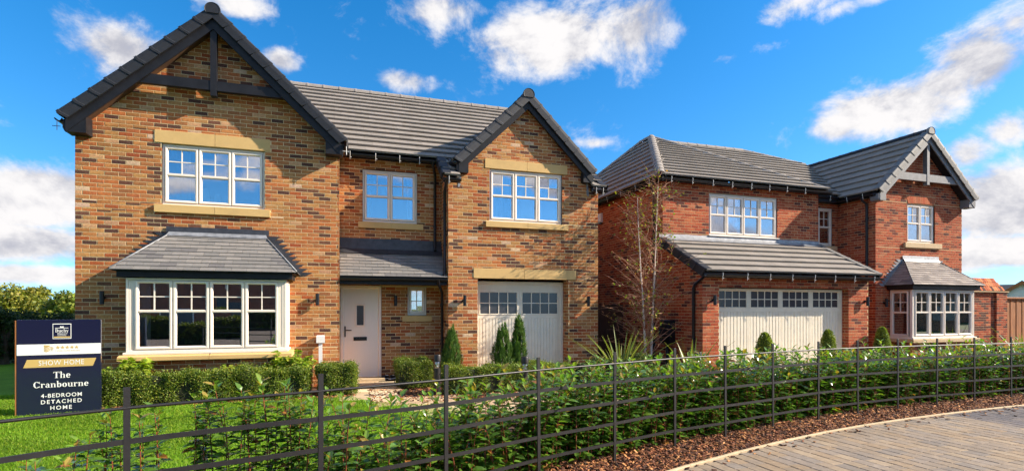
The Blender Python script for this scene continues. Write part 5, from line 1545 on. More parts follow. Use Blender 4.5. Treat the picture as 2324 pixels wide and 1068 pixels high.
# serif letters drawn as stems, bowls and serifs (unit x-height 1, cap 1.5)
def serif(body, x0, x1, ybase, xh, name='lettering', d=.0035):
    """ybase, xh in photo px"""
    polys = []
    def R_(x, y, w, h): polys.append([(x, y), (x + w, y), (x + w, y + h), (x, y + h)])
    def ring(cx_, cy_, rx, ry, a0=0, a1=360, tx=.16, ty=.05):
        n = max(4, int((a1 - a0) / 18))
        for i in range(n):
            p, q = R(a0 + (a1 - a0) * i / n), R(a0 + (a1 - a0) * (i + 1) / n)
            polys.append([(cx_ + rx * math.cos(p), cy_ + ry * math.sin(p)), (cx_ + rx * math.cos(q), cy_ + ry * math.sin(q)),
                          (cx_ + (rx - tx * 2) * math.cos(q), cy_ + (ry - ty * 2) * math.sin(q)), (cx_ + (rx - tx * 2) * math.cos(p), cy_ + (ry - ty * 2) * math.sin(p))])
    S, T = .25, .09                                   # stem and hairline
    def foot(x, w=.15, y=0): R_(x - w, y, S + 2 * w, T)
    X = 0.0
    for ch in body:
        if ch == 'T': R_(X + .45, 0, .30, 1.5); foot(X + .47, .2); R_(X, 1.5 - T, 1.2, T); R_(X, 1.12, T, .38); R_(X + 1.2 - T, 1.12, T, .38); adv = 1.3
        elif ch == 'h': R_(X + .12, 0, S, 1.55); R_(X, 1.47, .2, T); foot(X + .12, .1); R_(X + .72, 0, S, .72); foot(X + .72, .1); ring(X + .68, .70, .29, .30, 0, 150, .10, .06); adv = 1.2
        elif ch in 'nm':
            R_(X + .12, 0, S, 1.0); R_(X, .92, .2, T); foot(X + .12, .1)
            for q in range(1 if ch == 'n' else 2): R_(X + .72 + q * .6, 0, S, .72); foot(X + .72 + q * .6, .1); ring(X + .68 + q * .6, .70, .29, .30, 0, 150, .10, .06)
            adv = 1.2 if ch == 'n' else 1.8
        elif ch == 'u': R_(X + .12, .28, S, .72); R_(X, .92, .2, T); R_(X + .72, 0, S, 1.0); R_(X + .6, .92, .2, T); R_(X + .9, 0, .2, T); ring(X + .44, .30, .32, .31, 180, 330, .12, .06); adv = 1.2
        elif ch == 'r': R_(X + .12, 0, S, 1.0); R_(X, .92, .2, T); foot(X + .12, .1); ring(X + .62, .72, .26, .28, 70, 170, .07, .05); R_(X + .62, .72, .2, .22); adv = .92
        elif ch == 'o': ring(X + .5, .5, .48, .53); adv = 1.08
        elif ch == 'e': ring(X + .48, .5, .46, .53, 5, 325); R_(X + .2, .50, .68, T); adv = 1.04
        elif ch == 'c': ring(X + .46, .5, .45, .53, 40, 325); R_(X + .62, .68, .2, .2); adv = .98
        elif ch == 'a': R_(X + .52, 0, S, .75); R_(X + .7, 0, .2, T); ring(X + .42, .70, .35, .32, 0, 160, .12, .06); ring(X + .36, .27, .34, .30, 60, 300, .11, .06); adv = 1.0
        elif ch == 'b': R_(X + .10, 0, S, 1.55); R_(X, 1.47, .2, T); ring(X + .55, .5, .44, .53, -140, 140); adv = 1.1
        elif ch == 's': ring(X + .38, .73, .30, .28, 40, 270, .1, .06); ring(X + .38, .28, .32, .30, -130, 90, .1, .06); adv = .82
        elif ch == 'y':
            polys.append([(X + .02, .95), (X + .30, .95), (X + .62, .1), (X + .42, .0)]); polys.append([(X + .78, .95), (X + .88, .95), (X + .45, -.35), (X + .34, -.35)])
            R_(X - .05, .92, .45, T); R_(X + .65, .92, .35, T); R_(X + .12, -.42, .26, .18); adv = 1.0
        elif ch == 'C': ring(X + .68, .75, .66, .78, 38, 322, .17, .05); R_(X + 1.16, 1.0, T, .5); R_(X + 1.16, .1, T, .3); adv = 1.42
        elif ch == 'D': R_(X + .15, 0, .3, 1.5); R_(X, 0, .5, T); R_(X, 1.5 - T, .5, T); ring(X + .55, .75, .72, .75, -95, 95, .17, .045); adv = 1.42
        elif ch == 'H': [R_(X + q, 0, .3, 1.5) for q in (.14, .92)]; [R_(X + q, yy, .56, T) for q in (.0, .78) for yy in (0, 1.5 - T)]; R_(X + .4, .72, .6, T); adv = 1.5
        else: adv = .5
        X += adv
    s = (sx(x1) - sx(x0)) / X
    zz = sz(0) - sz(xh)
    mb = MB()
    for i, pl_ in enumerate(polys):
        b0 = len(mb.v); ar = sum(pl_[k][0] * pl_[(k + 1) % len(pl_)][1] - pl_[(k + 1) % len(pl_)][0] * pl_[k][1] for k in range(len(pl_)))
        if ar < 0: pl_ = pl_[::-1]
        mb.v += [(sx(x0) + p_[0] * s, -d - .00002 * (i % 37), sz(ybase) + p_[1] * zz) for p_ in pl_]; mb.f.append(tuple(range(b0, b0 + len(pl_))))
    lobj(name, mb.mesh(name), M_SIGNW, sign)
serif('The', 119, 159, 856, 9.4)
serif('Cranbourne', 74, 201, 876.5, 9.0)
serif('Duchy', 123, 153.5, 752.6, 5.0, d=.0045)
serif('Homes', 128, 150.5, 757.6, 2.6, d=.0047)
plate('emblem', [(sx(123), sz(743.6)), (sx(153), sz(743.6)), (sx(153), sz(742.6)), (sx(123), sz(742.6))], M_SIGNW, .0045)
plate('emblem', [(sx(133), sz(742)), (sx(143), sz(742)), (sx(141), sz(738.5)), (sx(138), sz(740)), (sx(135), sz(738.5))], M_SIGNW, .0045)
plate('emblem', [(sx(128), sz(760.6)), (sx(148), sz(760.6)), (sx(148), sz(759.8)), (sx(128), sz(759.8))], M_SIGNW, .0045)

# ================================================================ bollard lights
bp = (MB().lathe([(.058, -.05), (.062, 0), (.062, .50), (.056, .505)], 18).mesh('post', True, 40), MB().lathe([(.05, .505), (.053, .51), (.053, .625), (.05, .63)], 18).mesh('lens', True, 40),
      MB().lathe([(.010, .505), (.045, .508), (.018, .55), (.034, .60), (.034, .625)], 14).mesh('lamp_core', True), MB().lathe([(.055, .628), (.066, .632), (.066, .74), (.060, .755), (.02, .76)], 18).mesh('cap', True, 40))
for (x, y, lab) in ((1.80, 9.83, 'black bollard light between front path and narrow conifer'), (3.20, 8.95, 'black bollard light in front of the single garage conifers'),
                    (6.76, 8.83, 'black bollard light beside the spiky plant at the red garage pier'), (13.1, 8.80, 'black bollard light in front of the red house bay window')):
    t = thing('bollard_light', lab, 'bollard light', (x, y, 0), 0, 'bollard lights along the garden')
    lobj('post', bp[0], M_METAL, t); lobj('lens', bp[1], M_LENS, t); lobj('lamp_core', bp[2], M_STEEL, t); lobj('cap', bp[3], M_METAL, t)
# ================================================================ planting
def leafmesh(P, D, N, L, Wd, C, droop=None, big=False):
    """numpy leaves: base P, direction D, normal N"""
    n = len(P)
    D = D / np.linalg.norm(D, axis=1, keepdims=True)
    B = np.cross(D, N); B /= np.linalg.norm(B, axis=1, keepdims=True) + 1e-9
    N = np.cross(B, D)
    if droop is None: droop = np.zeros(n)
    L1, W1_ = L[:, None], Wd[:, None]
    def at(t, w, s, nn=0.0):
        return P + D * L1 * t + B * W1_ * w * s + N * W1_ * nn + np.array([0, 0, -1.0]) * (droop[:, None] * L1 * t * t)
    if not big:
        V = np.stack([at(0, 0, 0), at(.5, .5, 1, .08), at(1, 0, 0), at(.5, .5, -1, .08)], 1)
        return V.reshape(-1, 3), [np.arange(n * 4).reshape(-1, 4)], np.repeat(C, 4, 0)
    V = np.stack([at(0, 0, 0), at(.35, .5, 1, .12), at(.35, 0, 0), at(.35, .5, -1, .12), at(.72, .38, 1, .10), at(.72, 0, 0), at(.72, .38, -1, .10), at(1, 0, 0)], 1)
    o = (np.arange(n) * 8)[:, None, None]
    T = (np.array([(0, 2, 1), (0, 3, 2), (4, 5, 7), (5, 6, 7)])[None] + o).reshape(-1, 3)
    Q = (np.array([(1, 2, 5, 4), (2, 3, 6, 5)])[None] + o).reshape(-1, 4)
    return V.reshape(-1, 3), [T, Q], np.repeat(C, 8, 0)

def unit(r, n):
    v = r.normal(size=(n, 3)); return v / np.linalg.norm(v, axis=1, keepdims=True)

def clipped(name, label, cat, x0, x1, y0, y1, z1, n, seed, group=None, tone=1.0, wob=.05, leaf=.026, rz=0.0, cols=None):
    """a clipped box hedge: loose leaves over a dark twiggy core, in its own frame"""
    r = np.random.default_rng(seed)
    cx_, cy_ = (x0 + x1) / 2, (y0 + y1) / 2; a, b = (x1 - x0) / 2, (y1 - y0) / 2
    t = thing(name, label, cat, (cx_, cy_, 0), rz, group)
    m = n
    th = r.random(m)
    # points on a rounded box shell, jittered inwards
    face = r.choice(5, m, p=np.array([a * z1, a * z1, b * z1, b * z1, a * b * 2.4]) / (2 * a * z1 + 2 * b * z1 + a * b * 2.4))
    p = np.stack([r.uniform(-a, a, m), r.uniform(-b, b, m), r.uniform(.03, z1, m)], 1)
    nn = np.zeros((m, 3))
    for f, (ax_, v) in enumerate(((1, -b), (1, b), (0, -a), (0, a), (2, z1))):
        k = face == f; p[k, ax_] = v; nn[k, ax_] = np.sign(v) if ax_ < 2 else 1
    e = .12                                             # round the edges
    q = np.maximum(np.abs(p) - np.array([a - e, b - e, 9]), 0); top = np.maximum(p[:, 2] - (z1 - e), 0)
    q[:, 2] = top
    ln = np.linalg.norm(q, axis=1); k = ln > e
    sgn = np.sign(p); sgn[:, 2] = 1
    core = p - q * sgn
    p[k] = core[k] + (q * sgn)[k] / ln[k, None] * e
    nn[ln > .01] = (q * sgn)[ln > .01] / ln[ln > .01, None]
    wx = wob * (np.sin(p[:, 0] * 7 + 1) * np.sin(p[:, 2] * 9) * .6 + np.sin(p[:, 0] * 15.3 + p[:, 1] * 11) * .5 + np.sin(p[:, 0] * 3.1) * .5)
    p += nn * (wx - np.abs(r.normal(0, .030, m)) + (r.random(m) < .10) * r.uniform(0, .075, m))[:, None]
    p[:, 2] = np.maximum(p[:, 2], .02)
    D = nn * .7 + unit(r, m) * .9 + np.array([0, 0, .35]); N = nn + unit(r, m) * .8
    L = r.uniform(.7, 1.3, m) * leaf; Wd = L * .58
    pal = np.array(cols or [(.12, .18, .02), (.165, .225, .022), (.085, .135, .018), (.30, .31, .035), (.23, .22, .035)])
    C = pal[r.choice(len(pal), m, p=[.34, .26, .22, .10, .08])] * r.uniform(.7, 1.3, (m, 1)) * tone
    V, F, CC = leafmesh(p, D, N, L, Wd, C)
    me = npmesh('foliage', V, F, CC); me.materials.append(M_BOX)
    lobj('foliage', me, None, t)['kind'] = 'stuff'
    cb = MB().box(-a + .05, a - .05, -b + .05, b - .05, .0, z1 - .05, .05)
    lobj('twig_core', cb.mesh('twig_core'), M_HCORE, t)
    return t
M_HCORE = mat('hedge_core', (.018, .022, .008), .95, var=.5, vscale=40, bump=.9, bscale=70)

clipped('box_hedge', 'long clipped box hedge below the wide bay window', 'hedge', -3.62, -.40, 10.22, 10.66, .53, 52000, 61)
clipped('box_hedge', 'short clipped box hedge end beside the front path', 'hedge', -.32, .36, 10.30, 11.0, .56, 17000, 62, wob=.06)
clipped('box_hedge', 'clipped box hedge against brick right of the front door', 'hedge', 1.18, 1.86, 10.75, 11.6, .56, 17000, 63, tone=.95)
clipped('box_hedge', 'low box hedge running in front of the single garage', 'hedge', 1.95, 4.55, 9.75, 10.2, .50, 34000, 64, tone=1.05)
clipped('box_hedge', 'loose low evergreen shrub row right of the single garage', 'hedge', 4.6, 6.4, 9.6, 10.1, .52, 15000, 65, leaf=.036, wob=.09, cols=[(.06, .10, .02), (.09, .13, .03), (.05, .08, .02), (.22, .24, .10), (.12, .14, .04)])

# --- topiary cones
def cone(x, y, h, rad, label, seed):
    r = np.random.default_rng(seed); n = 9000
    t = thing('topiary_cone', label, 'topiary', (x, y, 0), r.uniform(0, 6), 'clipped cones in front of the red house')
    zz = r.random(n) ** 1.15; prof = lambda z: rad * np.clip(np.sqrt(np.clip(1 - z, 0, 1)) * (.92 + .25 * z) * np.clip(z / .08 + .6, 0, 1), .0, 1)
    th = r.uniform(0, 6.283, n)
    rr = prof(zz) * (1 - np.abs(r.normal(0, .09, n))) + .012 * np.sin(th * 5 + zz * 14) + (r.random(n) < .08) * .02
    p = np.stack([rr * np.cos(th), rr * np.sin(th), .06 + zz * (h - .06)], 1)
    nn = np.stack([np.cos(th), np.sin(th), np.full(n, .5)], 1)
    L = r.uniform(.02, .036, n)
    pal = np.array([(.16, .21, .024), (.22, .27, .03), (.11, .16, .02), (.33, .33, .045)])
    C = pal[r.choice(4, n, p=[.4, .28, .22, .1])] * r.uniform(.7, 1.3, (n, 1))
    V, F, CC = leafmesh(p, nn * .6 + unit(r, n) + np.array([0, 0, .4]), nn + unit(r, n) * .8, L, L * .6, C)
    me = npmesh('foliage', V, F, CC); me.materials.append(M_BOX); lobj('foliage', me, None, t)['kind'] = 'stuff'
    k = 8
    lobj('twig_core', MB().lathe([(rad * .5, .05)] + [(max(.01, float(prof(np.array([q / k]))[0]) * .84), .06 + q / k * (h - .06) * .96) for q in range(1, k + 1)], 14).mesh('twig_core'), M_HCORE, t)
    lobj('stem', MB().tube([(0, 0, -.02), (0, 0, .12)], .02, 6).mesh('stem'), M_TWIG, t)
cone(9.02, 9.5, 1.07, .27, 'clipped evergreen cone before the middle of the double garage door', 71)
cone(10.85, 9.5, 1.11, .24, 'clipped evergreen cone before the right end of the double garage door', 72)
cone(13.55, 10.25, 1.12, .26, 'clipped evergreen cone in shade between garage pier and bay window', 73)

# --- upright conifers
def conifer(x, y, h, rad, label, seed):
    r = np.random.default_rng(seed); n = 9000
    t = thing('conifer', label, 'conifer', (x, y, 0), r.uniform(0, 6), 'narrow upright conifers by the garage')
    ns = 130
    sth = r.uniform(0, 6.283, ns); sr = rad * np.sqrt(r.random(ns)) * .95; sz0 = r.random(ns) * h * .72
    k = r.integers(0, ns, n); tt = r.random(n)
    ln = (.16 + .2 * r.random(ns)) * (1.15 - sz0 / h * .5)
    shape = np.interp((sz0[k] + tt * ln[k]) / h, [0, .12, .4, .75, 1.02], [.75, 1.0, .92, .5, .05])
    base_r = np.minimum(sr[k], rad * shape) * (1.0 + .25 * tt) * np.clip(shape + .15, 0, 1)
    p = np.stack([base_r * np.cos(sth[k]), base_r * np.sin(sth[k]), .03 + sz0[k] + tt * ln[k]], 1) + r.normal(0, .008, (n, 3))
    p[:, 2] = np.clip(p[:, 2], .02, h)
    out = np.stack([np.cos(sth[k]), np.sin(sth[k]), np.zeros(n)], 1)
    D = out * r.uniform(.0, .55, (n, 1)) + unit(r, n) * .35 + np.array([0, 0, 1.0])
    L = r.uniform(.05, .10, n)
    pal = np.array([(.08, .16, .03), (.11, .20, .036), (.055, .12, .025), (.16, .22, .045)])
    C = pal[r.choice(4, n, p=[.4, .25, .25, .1])] * r.uniform(.7, 1.25, (n, 1))
    V, F, CC = leafmesh(p, D, out + unit(r, n) * .6, L, L * .16, C)
    me = npmesh('foliage', V, F, CC); me.materials.append(M_NEEDLE); lobj('foliage', me, None, t)['kind'] = 'stuff'
    lobj('stem', MB().tube([(0, 0, -.02), (0, 0, h * .8)], [.02, .006], 6).mesh('stem'), M_TWIG, t)
conifer(2.30, 10.9, 1.32, .19, 'narrow conifer against the wing corner beside the downpipe', 81)
conifer(3.35, 10.75, 1.42, .21, 'left and lower of two narrow conifers before the single garage', 82)
conifer(3.72, 10.80, 1.62, .17, 'right and taller of two narrow conifers before the single garage', 83)

# --- phormiums: every blade its own part
def phormium(x, y, h, nb_, label, seed, spread=.42):
    r = random.Random(seed)
    t = thing('phormium', label, 'phormium', (x, y, 0), r.uniform(0, 6), 'yellow striped spiky plants')
    for i in range(nb_):
        th = i * 2.399 + r.uniform(-.3, .3); lean = spread * (.25 + .9 * (i / nb_)) * r.uniform(.7, 1.3); ln = h * r.uniform(.65, 1.1); w = r.uniform(.016, .026)
        V, C = [], []
        for k in range(6):
            q = k / 5; rr = .03 + lean * ln * (q + .5 * q * q); z = ln * (q - lean * .28 * q * q)
            ww = w * (1.0 if q < .5 else 1 - ((q - .5) / .5) ** 1.6) + .0005
            for (s, e) in ((-1, .006), (-.45, 0), (.45, 0), (1, .006)):
                V.append((rr * math.cos(th) - s * ww * math.sin(th), rr * math.sin(th) + s * ww * math.cos(th), z + e))
                C.append(np.array((.44, .42, .09) if abs(s) > .9 else (.09, .15, .035)) * r.uniform(.9, 1.1))
        F = [(k * 4 + j, k * 4 + j + 1, k * 4 + j + 5, k * 4 + j + 4) for k in range(5) for j in range(3)]
        me = npmesh('leaf', V, [np.array(F)], np.array(C)); me.materials.append(M_BLADE)
        lobj('leaf', me, None, t)
phormium(5.75, 10.05, 1.22, 34, 'large yellow striped phormium at the foot of the birch', 91, .62)
phormium(7.15, 9.55, 1.05, 20, 'yellow striped phormium in front of the red house downpipe', 92, .45)
phormium(15.3, 9.6, .98, 22, 'yellow striped phormium spreading below the red house bay window', 93, .95)
phormium(18.4, 9.8, 1.15, 18, 'yellow striped phormium before the timber fence at the right edge', 94, .55)

# --- soft light green shrubs behind the hedge
def soft_shrub(x, y, h, rad, label, seed, n=420):
    r = np.random.default_rng(seed)
    t = thing('soft_shrub', label, 'shrub', (x, y, 0), 0, 'light green shrubs under the bay')
    st = MB()
    tips = []
    for k in range(16):
        th = r.uniform(0, 6.283); d = rad * r.uniform(.2, 1); z = h * r.uniform(.7, 1.0) * (1 - .25 * (d / rad) ** 2)
        st.tube([(0, 0, 0), (d * .5 * math.cos(th), d * .5 * math.sin(th), z * .55), (d * math.cos(th), d * math.sin(th), z)], [.007, .005, .003], 5)
        tips.append((d * math.cos(th), d * math.sin(th), z))
    lobj('stem', st.mesh('stem'), M_STEM, t)
    tips = np.array(tips); k = r.integers(0, 16, n); q = r.uniform(.62, 1.0, n)
    p = tips[k] * q[:, None] * np.array([1, 1, 1]); out = unit(r, n); out[:, 2] = np.abs(out[:, 2]) * .3 + .1
    L = r.uniform(.06, .12, n)
    pal = np.array([(.26, .36, .035), (.34, .42, .045), (.18, .29, .03), (.42, .45, .07)])
    C = pal[r.choice(4, n)] * r.uniform(.75, 1.15, (n, 1))
    V, F, CC = leafmesh(p, out, np.array([0, 0, 1.0]) + unit(r, n) * .5, L, L * .72, C, r.uniform(.1, .5, n), True)
    me = npmesh('foliage', V, F, CC); me.materials.append(M_HYD); lobj('foliage', me, None, t)['kind'] = 'stuff'
soft_shrub(-3.20, 10.66, .80, .46, 'light green leafy shrub under the sign end of the bay', 101, 900)
soft_shrub(-1.75, 10.70, .66, .34, 'small light green shrub poking up under the bay middle', 102, 380)
soft_shrub(-.78, 10.76, .95, .46, 'light green leafy shrub at the door end of the bay', 103, 950)

# --- laurel leaves shared by the young hedge plants
LCOL = [(.085, .175, .028), (.115, .225, .03), (.06, .13, .022), (.17, .285, .032), (.23, .32, .04), (.32, .23, .045), (.30, .13, .035)]
def make_leaf(v, ci, l):
    def f():
        r = random.Random(v * 7 + ci)
        C = np.array([LCOL[ci]]) * r.uniform(.8, 1.2)
        V, F, CC = leafmesh(np.zeros((1, 3)), np.array([[0, 1.0, 0]]), np.array([[0, 0, 1.0]]), np.array([l]), np.array([l * r.uniform(.40, .54)]), C, None, True)
        dr = r.uniform(.15, .42)
        V = V.copy(); V[:, 2] -= dr * (V[:, 1] / l) ** 2 * l
        V[:, 0] += r.uniform(-.12, .12) * (V[:, 1] / l) ** 2 * l
        return V.astype(np.float32), [np.asarray(q, np.int32) for q in F], CC.astype(np.float32)
    return f
def add_leaf(PP, p, yaw, pitch, roll, l, ci, v):
    M = Matrix.Translation(p) @ Matrix.Rotation(yaw, 4, 'Z') @ Matrix.Rotation(pitch, 4, 'X') @ Matrix.Rotation(roll, 4, 'Y')
    PP.add((v, ci, l), make_leaf(v, ci, l), M, l * l * .4)
def laurel_stem(PP, st, r, x, y, h, dense=1.0, lean=.12, start=.12):
    th = r.uniform(0, 6.283); le = lean * r.random()
    pt = lambda q: Vector((x + le * h * q * q * math.cos(th), y + le * h * q * q * math.sin(th), h * q))
    st.tube([pt(q) for q in (0, .35, .7, 1)], [.0065, .005, .004, .002], 5)
    q = start; k = r.uniform(0, 6)
    while q < 1.0:
        k += 2.4 + r.uniform(-.35, .35)
        tipn = q > .88
        ci = r.choice([0, 0, 0, 1, 1, 1, 2, 2, 2, 2, 3, 6 if r.random() < .25 else 1]) if not tipn else r.choice([1, 1, 3, 3, 4, 5])
        l = round(r.choice([.10, .115, .13]) * (1 if not tipn else .75), 3)
        pitch = (.55 - .45 * (1 - q)) * r.uniform(.4, 1.2) if not tipn else r.uniform(.6, 1.2)
        add_leaf(PP, pt(q), k, pitch, r.uniform(-.5, .5), l, ci, r.randrange(6))
        q += .022 / h * r.uniform(.7, 1.3) / dense
def laurel_plant(x, y, h, stems, spread, label, seed, dense=1.0):
    r = random.Random(seed); t = thing('laurel_plant', label, 'laurel', (x, y, 0), 0, 'young laurel plants behind the fence')
    PP, st = Pieces(), MB()
    for i in range(stems):
        a = r.uniform(0, 6.283); d = spread * math.sqrt(r.random())
        laurel_stem(PP, st, r, x + d * math.cos(a), y + d * math.sin(a), h * (r.uniform(.7, 1.02) if i else 1.0), dense, .22)
    part('stem', st, M_STEM, t)
    PP.finish('leaf', 'foliage', M_LAUREL, t, 130)
def on_fence(x, off):
    y, d, nn = curve_frame(FENCE, x); return x + nn.x * off, y + nn.y * off
for i, (px_, D_, h, stn, sp_, lab) in enumerate((
        (70, 3.75, .56, 3, .07, 'short laurel plant at the bottom left corner behind the railing'),
        (175, 4.0, .66, 3, .07, 'laurel plant on the sign side of the first fence post, shorter'),
        (262, 4.3, .80, 4, .08, 'red-stemmed laurel plant just before the first fence post'),
        (335, 4.4, .80, 4, .09, 'red-stemmed laurel plant just past the first fence post'),
        (455, 4.6, .86, 6, .12, 'bushy laurel plant between first and second fence posts'),
        (545, 4.6, .98, 7, .13, 'tallest laurel plant between first and second fence posts'),
        (640, 4.7, .96, 7, .14, 'bushy laurel plant close before the second fence post'),
        (705, 4.75, .88, 6, .12, 'laurel plant right behind the second fence post'))):
    u = (px_ - CX) / FOC; x = D_ * (math.sin(YAW) + u * math.cos(YAW)); y = D_ * (math.cos(YAW) - u * math.sin(YAW))
    laurel_plant(x, y, h, stn, sp_, lab, 200 + i, 1.1 if i < 4 else 1.0)

# the dense stretch
r = random.Random(300)
hedge = thing('laurel_hedge', 'dense glossy laurel hedge filling the curve behind the black fence', 'hedge', (5.5, 6.2, 0))
PP, st = Pieces(), MB()
x = .05
while x < 14.3:                                          # plant by plant, each with its own height and vigour
    young = x < 1.7
    step = r.uniform(.30, .42)
    vig = r.uniform(.80, 1.12) * (.70 + .15 * max(0, x) if young else 1.0)
    nst = int((r.randint(27, 35) if x < 9.5 else r.randint(20, 26)) * (.55 + .18 * max(0, x) if young else 1.0))
    for i in range(nst):
        d = abs(r.gauss(0, .17)); off = .50 + r.uniform(-.34, .36)
        X_, Y_ = on_fence(x + step / 2 + r.choice((-1, 1)) * d, off)
        hh = .93 * vig * r.uniform(.62, 1.06)
        if young and i < 3: hh = r.uniform(.80, .92)
        laurel_stem(PP, st, r, X_, Y_, min(hh, 1.06), r.uniform(.8, 1.05) if x < 9 else .72, .42, .05)
    x += step
part('stem', st, M_STEM, hedge)
print('hedge leaves', PP.finish('leaf', 'foliage', M_LAUREL, hedge, 300))

# --- birch with two white stems
r = random.Random(17)
BXY = Vector((7.05, 11.0, 0))
birch = thing('birch_tree', 'slender twin-stemmed young birch, nearly bare, between the two houses', 'tree', BXY)
br = MB(); LP, LD = [], []
def limb(mb, p, d, L, r0, r1, curl, n=6, gravity=0.0):
    pts = [p.copy()]; d = d.normalized()
    for i in range(n):
        d = (d + Vector((r.uniform(-curl, curl), r.uniform(-curl, curl), r.uniform(-curl, curl) * .6 - gravity))).normalized()
        pts.append(pts[-1] + d * (L / n))
    mb.tube(pts, [r0 + (r1 - r0) * i / n for i in range(n + 1)], 6)
    return pts
for (ox, oy, lx, ly, H, r0) in ((-.06, 0, -.035, .02, 4.3, .034), (.06, .05, .035, .03, 4.7, .036)):
    tr = MB()
    pts = limb(tr, BXY + Vector((ox, oy, -.05)), Vector((lx, ly, 1)), H, r0, .006, .035, 14)
    part('trunk', tr, M_BARK, birch, True)
    for i in range(62):
        q = r.uniform(.10, .97); a = q * (len(pts) - 1); k = int(a); p = pts[k].lerp(pts[k + 1], a - k)
        th = r.uniform(0, 6.283); up = r.uniform(.55, 1.5)
        Lb = (1.55 - q * 1.1) * r.uniform(.6, 1.2)
        bp_ = limb(br, p, Vector((math.cos(th) - .25, math.sin(th) * .7, up)), Lb, .009 * (1.2 - q * .6), .0025, .14, 7, .05 if q < .5 else .01)
        for j in range(r.randrange(5, 9)):
            s = r.uniform(.25, 1) * (len(bp_) - 1); k2 = min(int(s), len(bp_) - 2); p2 = bp_[k2].lerp(bp_[k2 + 1], s - k2)
            t2 = r.uniform(0, 6.283)
            tw = limb(br, p2, Vector((math.cos(t2), math.sin(t2), r.uniform(-.1, .9))), r.uniform(.18, .55), .0042, .002, .2, 4, .06)
            if r.random() < .62:
                for _ in range(r.randrange(1, 3)): LP.append(r.choice(tw[1:])); LD.append((r.uniform(-1, 1), r.uniform(-1, 1), r.uniform(-1.2, .3)))
part('branches', br, M_TWIGB, birch)
n = len(LP); g = np.random.default_rng(5)
pal = np.array([(.14, .22, .02), (.30, .32, .03), (.08, .15, .02), (.42, .33, .04), (.40, .20, .04)])
V, F, C = leafmesh(np.array([tuple(p) for p in LP]), np.array(LD), unit(g, n), g.uniform(.04, .065, n), g.uniform(.03, .046, n), pal[g.choice(5, n, p=[.36, .26, .2, .1, .08])] * g.uniform(.8, 1.2, (n, 1)), None, True)
me = npmesh('crown', V, F, C); me.materials.append(M_TREEL); obj('crown', me, None, birch)['kind'] = 'stuff'

# --- trees and hedge in the left distance
def far_tree(X, Y, h, rad, label, seed, pal, n=9000, leaf=.16, trunk=True, group='trees beyond the garden', name='tree'):
    g = np.random.default_rng(seed); q = random.Random(seed)
    t = thing(name, label, 'tree' if name == 'tree' else 'hedge', (X, Y, 0), 0, group if name == 'tree' else None)
    tm = MB().tube([(0, 0, -.1), (.03, 0, h * .35), (0, .05, h * .75)], [.14, .10, .03], 7)
    nb_ = 26
    cen, rr = [], []
    for k in range(nb_):
        a = q.uniform(0, 6.283); z = q.uniform(.12, .92); w = math.sin(math.pi * min(1, z * .85 + .22)) ** .7
        d = rad * w * q.uniform(.2, .85); c = (d * math.cos(a), d * math.sin(a), h * z); cen.append(c); rr.append(rad * q.uniform(.22, .42))
        if k % 3 == 0: tm.tube([(0, 0, h * .3), (c[0] * .6, c[1] * .6, c[2] * .9), c], [.05, .03, .012], 5)
    lobj('trunk', tm.mesh('trunk'), M_TRUNK, t)
    cen, rr = np.array(cen), np.array(rr)
    k = g.integers(0, nb_, n); u_ = unit(g, n); p = cen[k] + u_ * (rr[k] * g.uniform(.55, 1.05, n))[:, None] * np.array([1, 1, .8])
    p[:, 2] = np.clip(p[:, 2], .05, h * 1.03)
    L = g.uniform(.6, 1.3, n) * leaf
    C = np.array(pal)[g.choice(len(pal), n)] * g.uniform(.6, 1.3, (n, 1)) * g.uniform(.75, 1.2, nb_)[k][:, None]
    V, F, CC = leafmesh(p, unit(g, n) + np.array([0, 0, -.2]), u_ + unit(g, n) * .6, L, L * .6, C)
    me = npmesh('crown', V, F, CC); me.materials.append(M_TREEL); lobj('crown', me, None, t)['kind'] = 'stuff'
PT1 = [(.17, .19, .025), (.22, .22, .025), (.11, .14, .02), (.28, .25, .04)]
PT2 = [(.14, .19, .025), (.18, .22, .025), (.10, .14, .02), (.24, .25, .035)]
def ray(px_, D_): u = (px_ - CX) / FOC; return D_ * (math.sin(YAW) + u * math.cos(YAW)), D_ * (math.cos(YAW) - u * math.sin(YAW))
for i, (px_, D_, h, rad, lab, pal) in enumerate(((-70, 27, 3.3, 2.3, 'olive green tree at the far left picture edge', PT1), (35, 26, 2.95, 1.6, 'olive tree straight above the sign edge, tallest of the far row', PT1),
                                                 (88, 27, 2.75, 1.4, 'yellowish green tree above the sign middle', PT1), (150, 24, 2.25, 1.3, 'rounded bright green tree touching the left house edge', PT2))):
    X, Y = ray(px_, D_); far_tree(X, Y, h, rad, lab, 400 + i, pal)
for i, (X, Y, h, rad, lab) in enumerate(((-27, 27, 4.2, 2.6, 'first olive tree past the left picture edge, beside the far row'), (-34, 22, 4.6, 2.8, 'second olive tree past the left picture edge, beyond the lawn'), (-24, 34, 4.0, 2.5, 'rearmost olive tree past the left picture edge, behind the far row'), (-38, 14, 4.8, 2.9, 'tallest and farthest left olive tree past the picture edge'))):
    far_tree(X, Y, h, rad, lab, 440 + i, PT1, 6000, .2, group='trees past the left picture edge')
for i, (px_, D_, h, rad, lab) in enumerate(((-60, 15.5, 1.95, 1.1, 'dark green bush at the left edge behind the sign'), (8, 15.5, 1.55, .85, 'dark evergreen bush beside the sign\'s outer edge'), (60, 17, 1.5, 1.1, 'dark evergreen bush hidden mostly behind the sign'), (130, 17.5, 1.45, 1.1, 'low dark bush between sign and house corner'))):
    X, Y = ray(px_, D_); far_tree(X, Y, h, rad, lab, 420 + i, [(.035, .06, .014), (.05, .08, .016), (.03, .05, .012)], 7000, .08, group='dark bushes behind the sign')

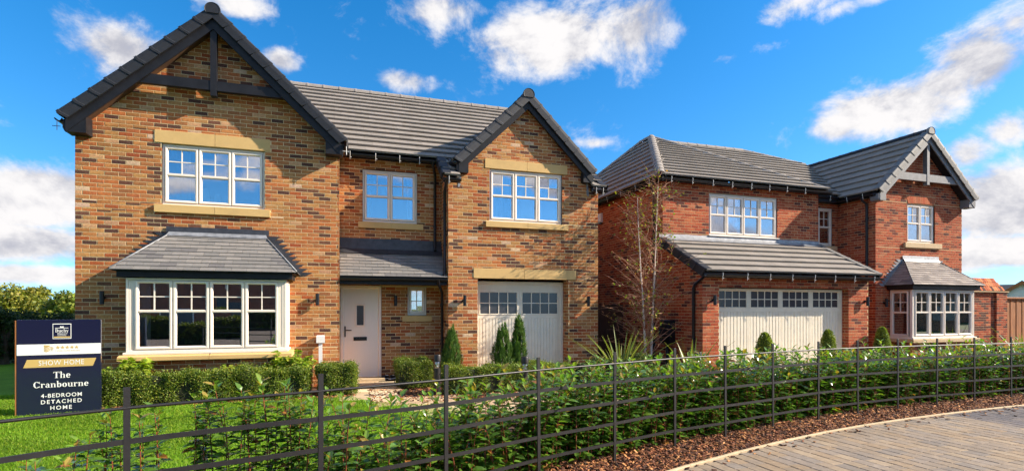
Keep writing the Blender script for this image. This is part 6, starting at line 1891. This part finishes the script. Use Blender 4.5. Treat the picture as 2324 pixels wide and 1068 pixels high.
# ================================================================ across the road, seen in the window glass
t = thing('brick_house', 'red brick house across the road, mirrored in the bay window glass', 'house', (-9, -24, 0))
part('wall', MB().loft([[(x, -20, 0), (x, -28, 0), (x, -28, 4.9), (x, -24, 7.6), (x, -20, 4.9)] for x in (-17, 2)], True), M_BWALLR, t)
for s in (-1, 1):
    part('roof', MB().loft([[(x, -24 + s * 4.4, 4.75), (x, -24, 7.75), (x, -24, 7.95), (x, -24 + s * 4.4, 4.95)] for x in (-17.3, 2.3)], True), MATS['far_slate_roof'], t)
for (x, z0, z1) in ((-14.5, .9, 2.1), (-10.5, .9, 2.1), (-3, .9, 2.1), (-14.5, 3.5, 4.6), (-10.5, 3.5, 4.6), (-6.8, 3.5, 4.6), (-3, 3.5, 4.6)):
    f = MB(); ring_frame(f, frame_M((0, -20, 0), (-1, 0, 0), (0, 1, 0)), -x - .9, -x + .9, z0, z1, [(0, 0), (0, .03), (.07, .03), (.07, 0)])
    w_ = part('window', f, M_CREAM, t); part('pane', MB().box(x - .85, x + .85, -19.995, -19.985, z0 + .05, z1 - .05), M_GPANE, w_)
part('front_door', MB().box(-7.3, -6.3, -20.0, -19.95, 0, 2.1), M_GPANE, t)
clipped('box_hedge', 'broad hedge across the road, mirrored in the bay window glass', 'hedge', -16, 3, -14.2, -13.2, 1.15, 16000, 66, leaf=.11, wob=.14, tone=.5)

t = thing('brick_house', 'pale brick house far across the road, mirrored in the red house bay', 'house', (50, -18, 0))
part('wall', MB().loft([[(x, -12, 0), (x, -22, 0), (x, -22, 4.9), (x, -17, 7.8), (x, -12, 4.9)] for x in (36, 66)], True), M_BWALL, t)
for s in (-1, 1):
    part('roof', MB().loft([[(x, -17 + s * 5.4, 4.7), (x, -17, 7.9), (x, -17, 8.1), (x, -17 + s * 5.4, 4.9)] for x in (35.7, 66.3)], True), MATS['far_slate_roof'], t)
for x in (40, 46, 52, 58):
    for z0 in (.9, 3.5): part('window', MB().box(x - .9, x + .9, -12.0, -11.95, z0, z0 + 1.15), M_GPANE, t)
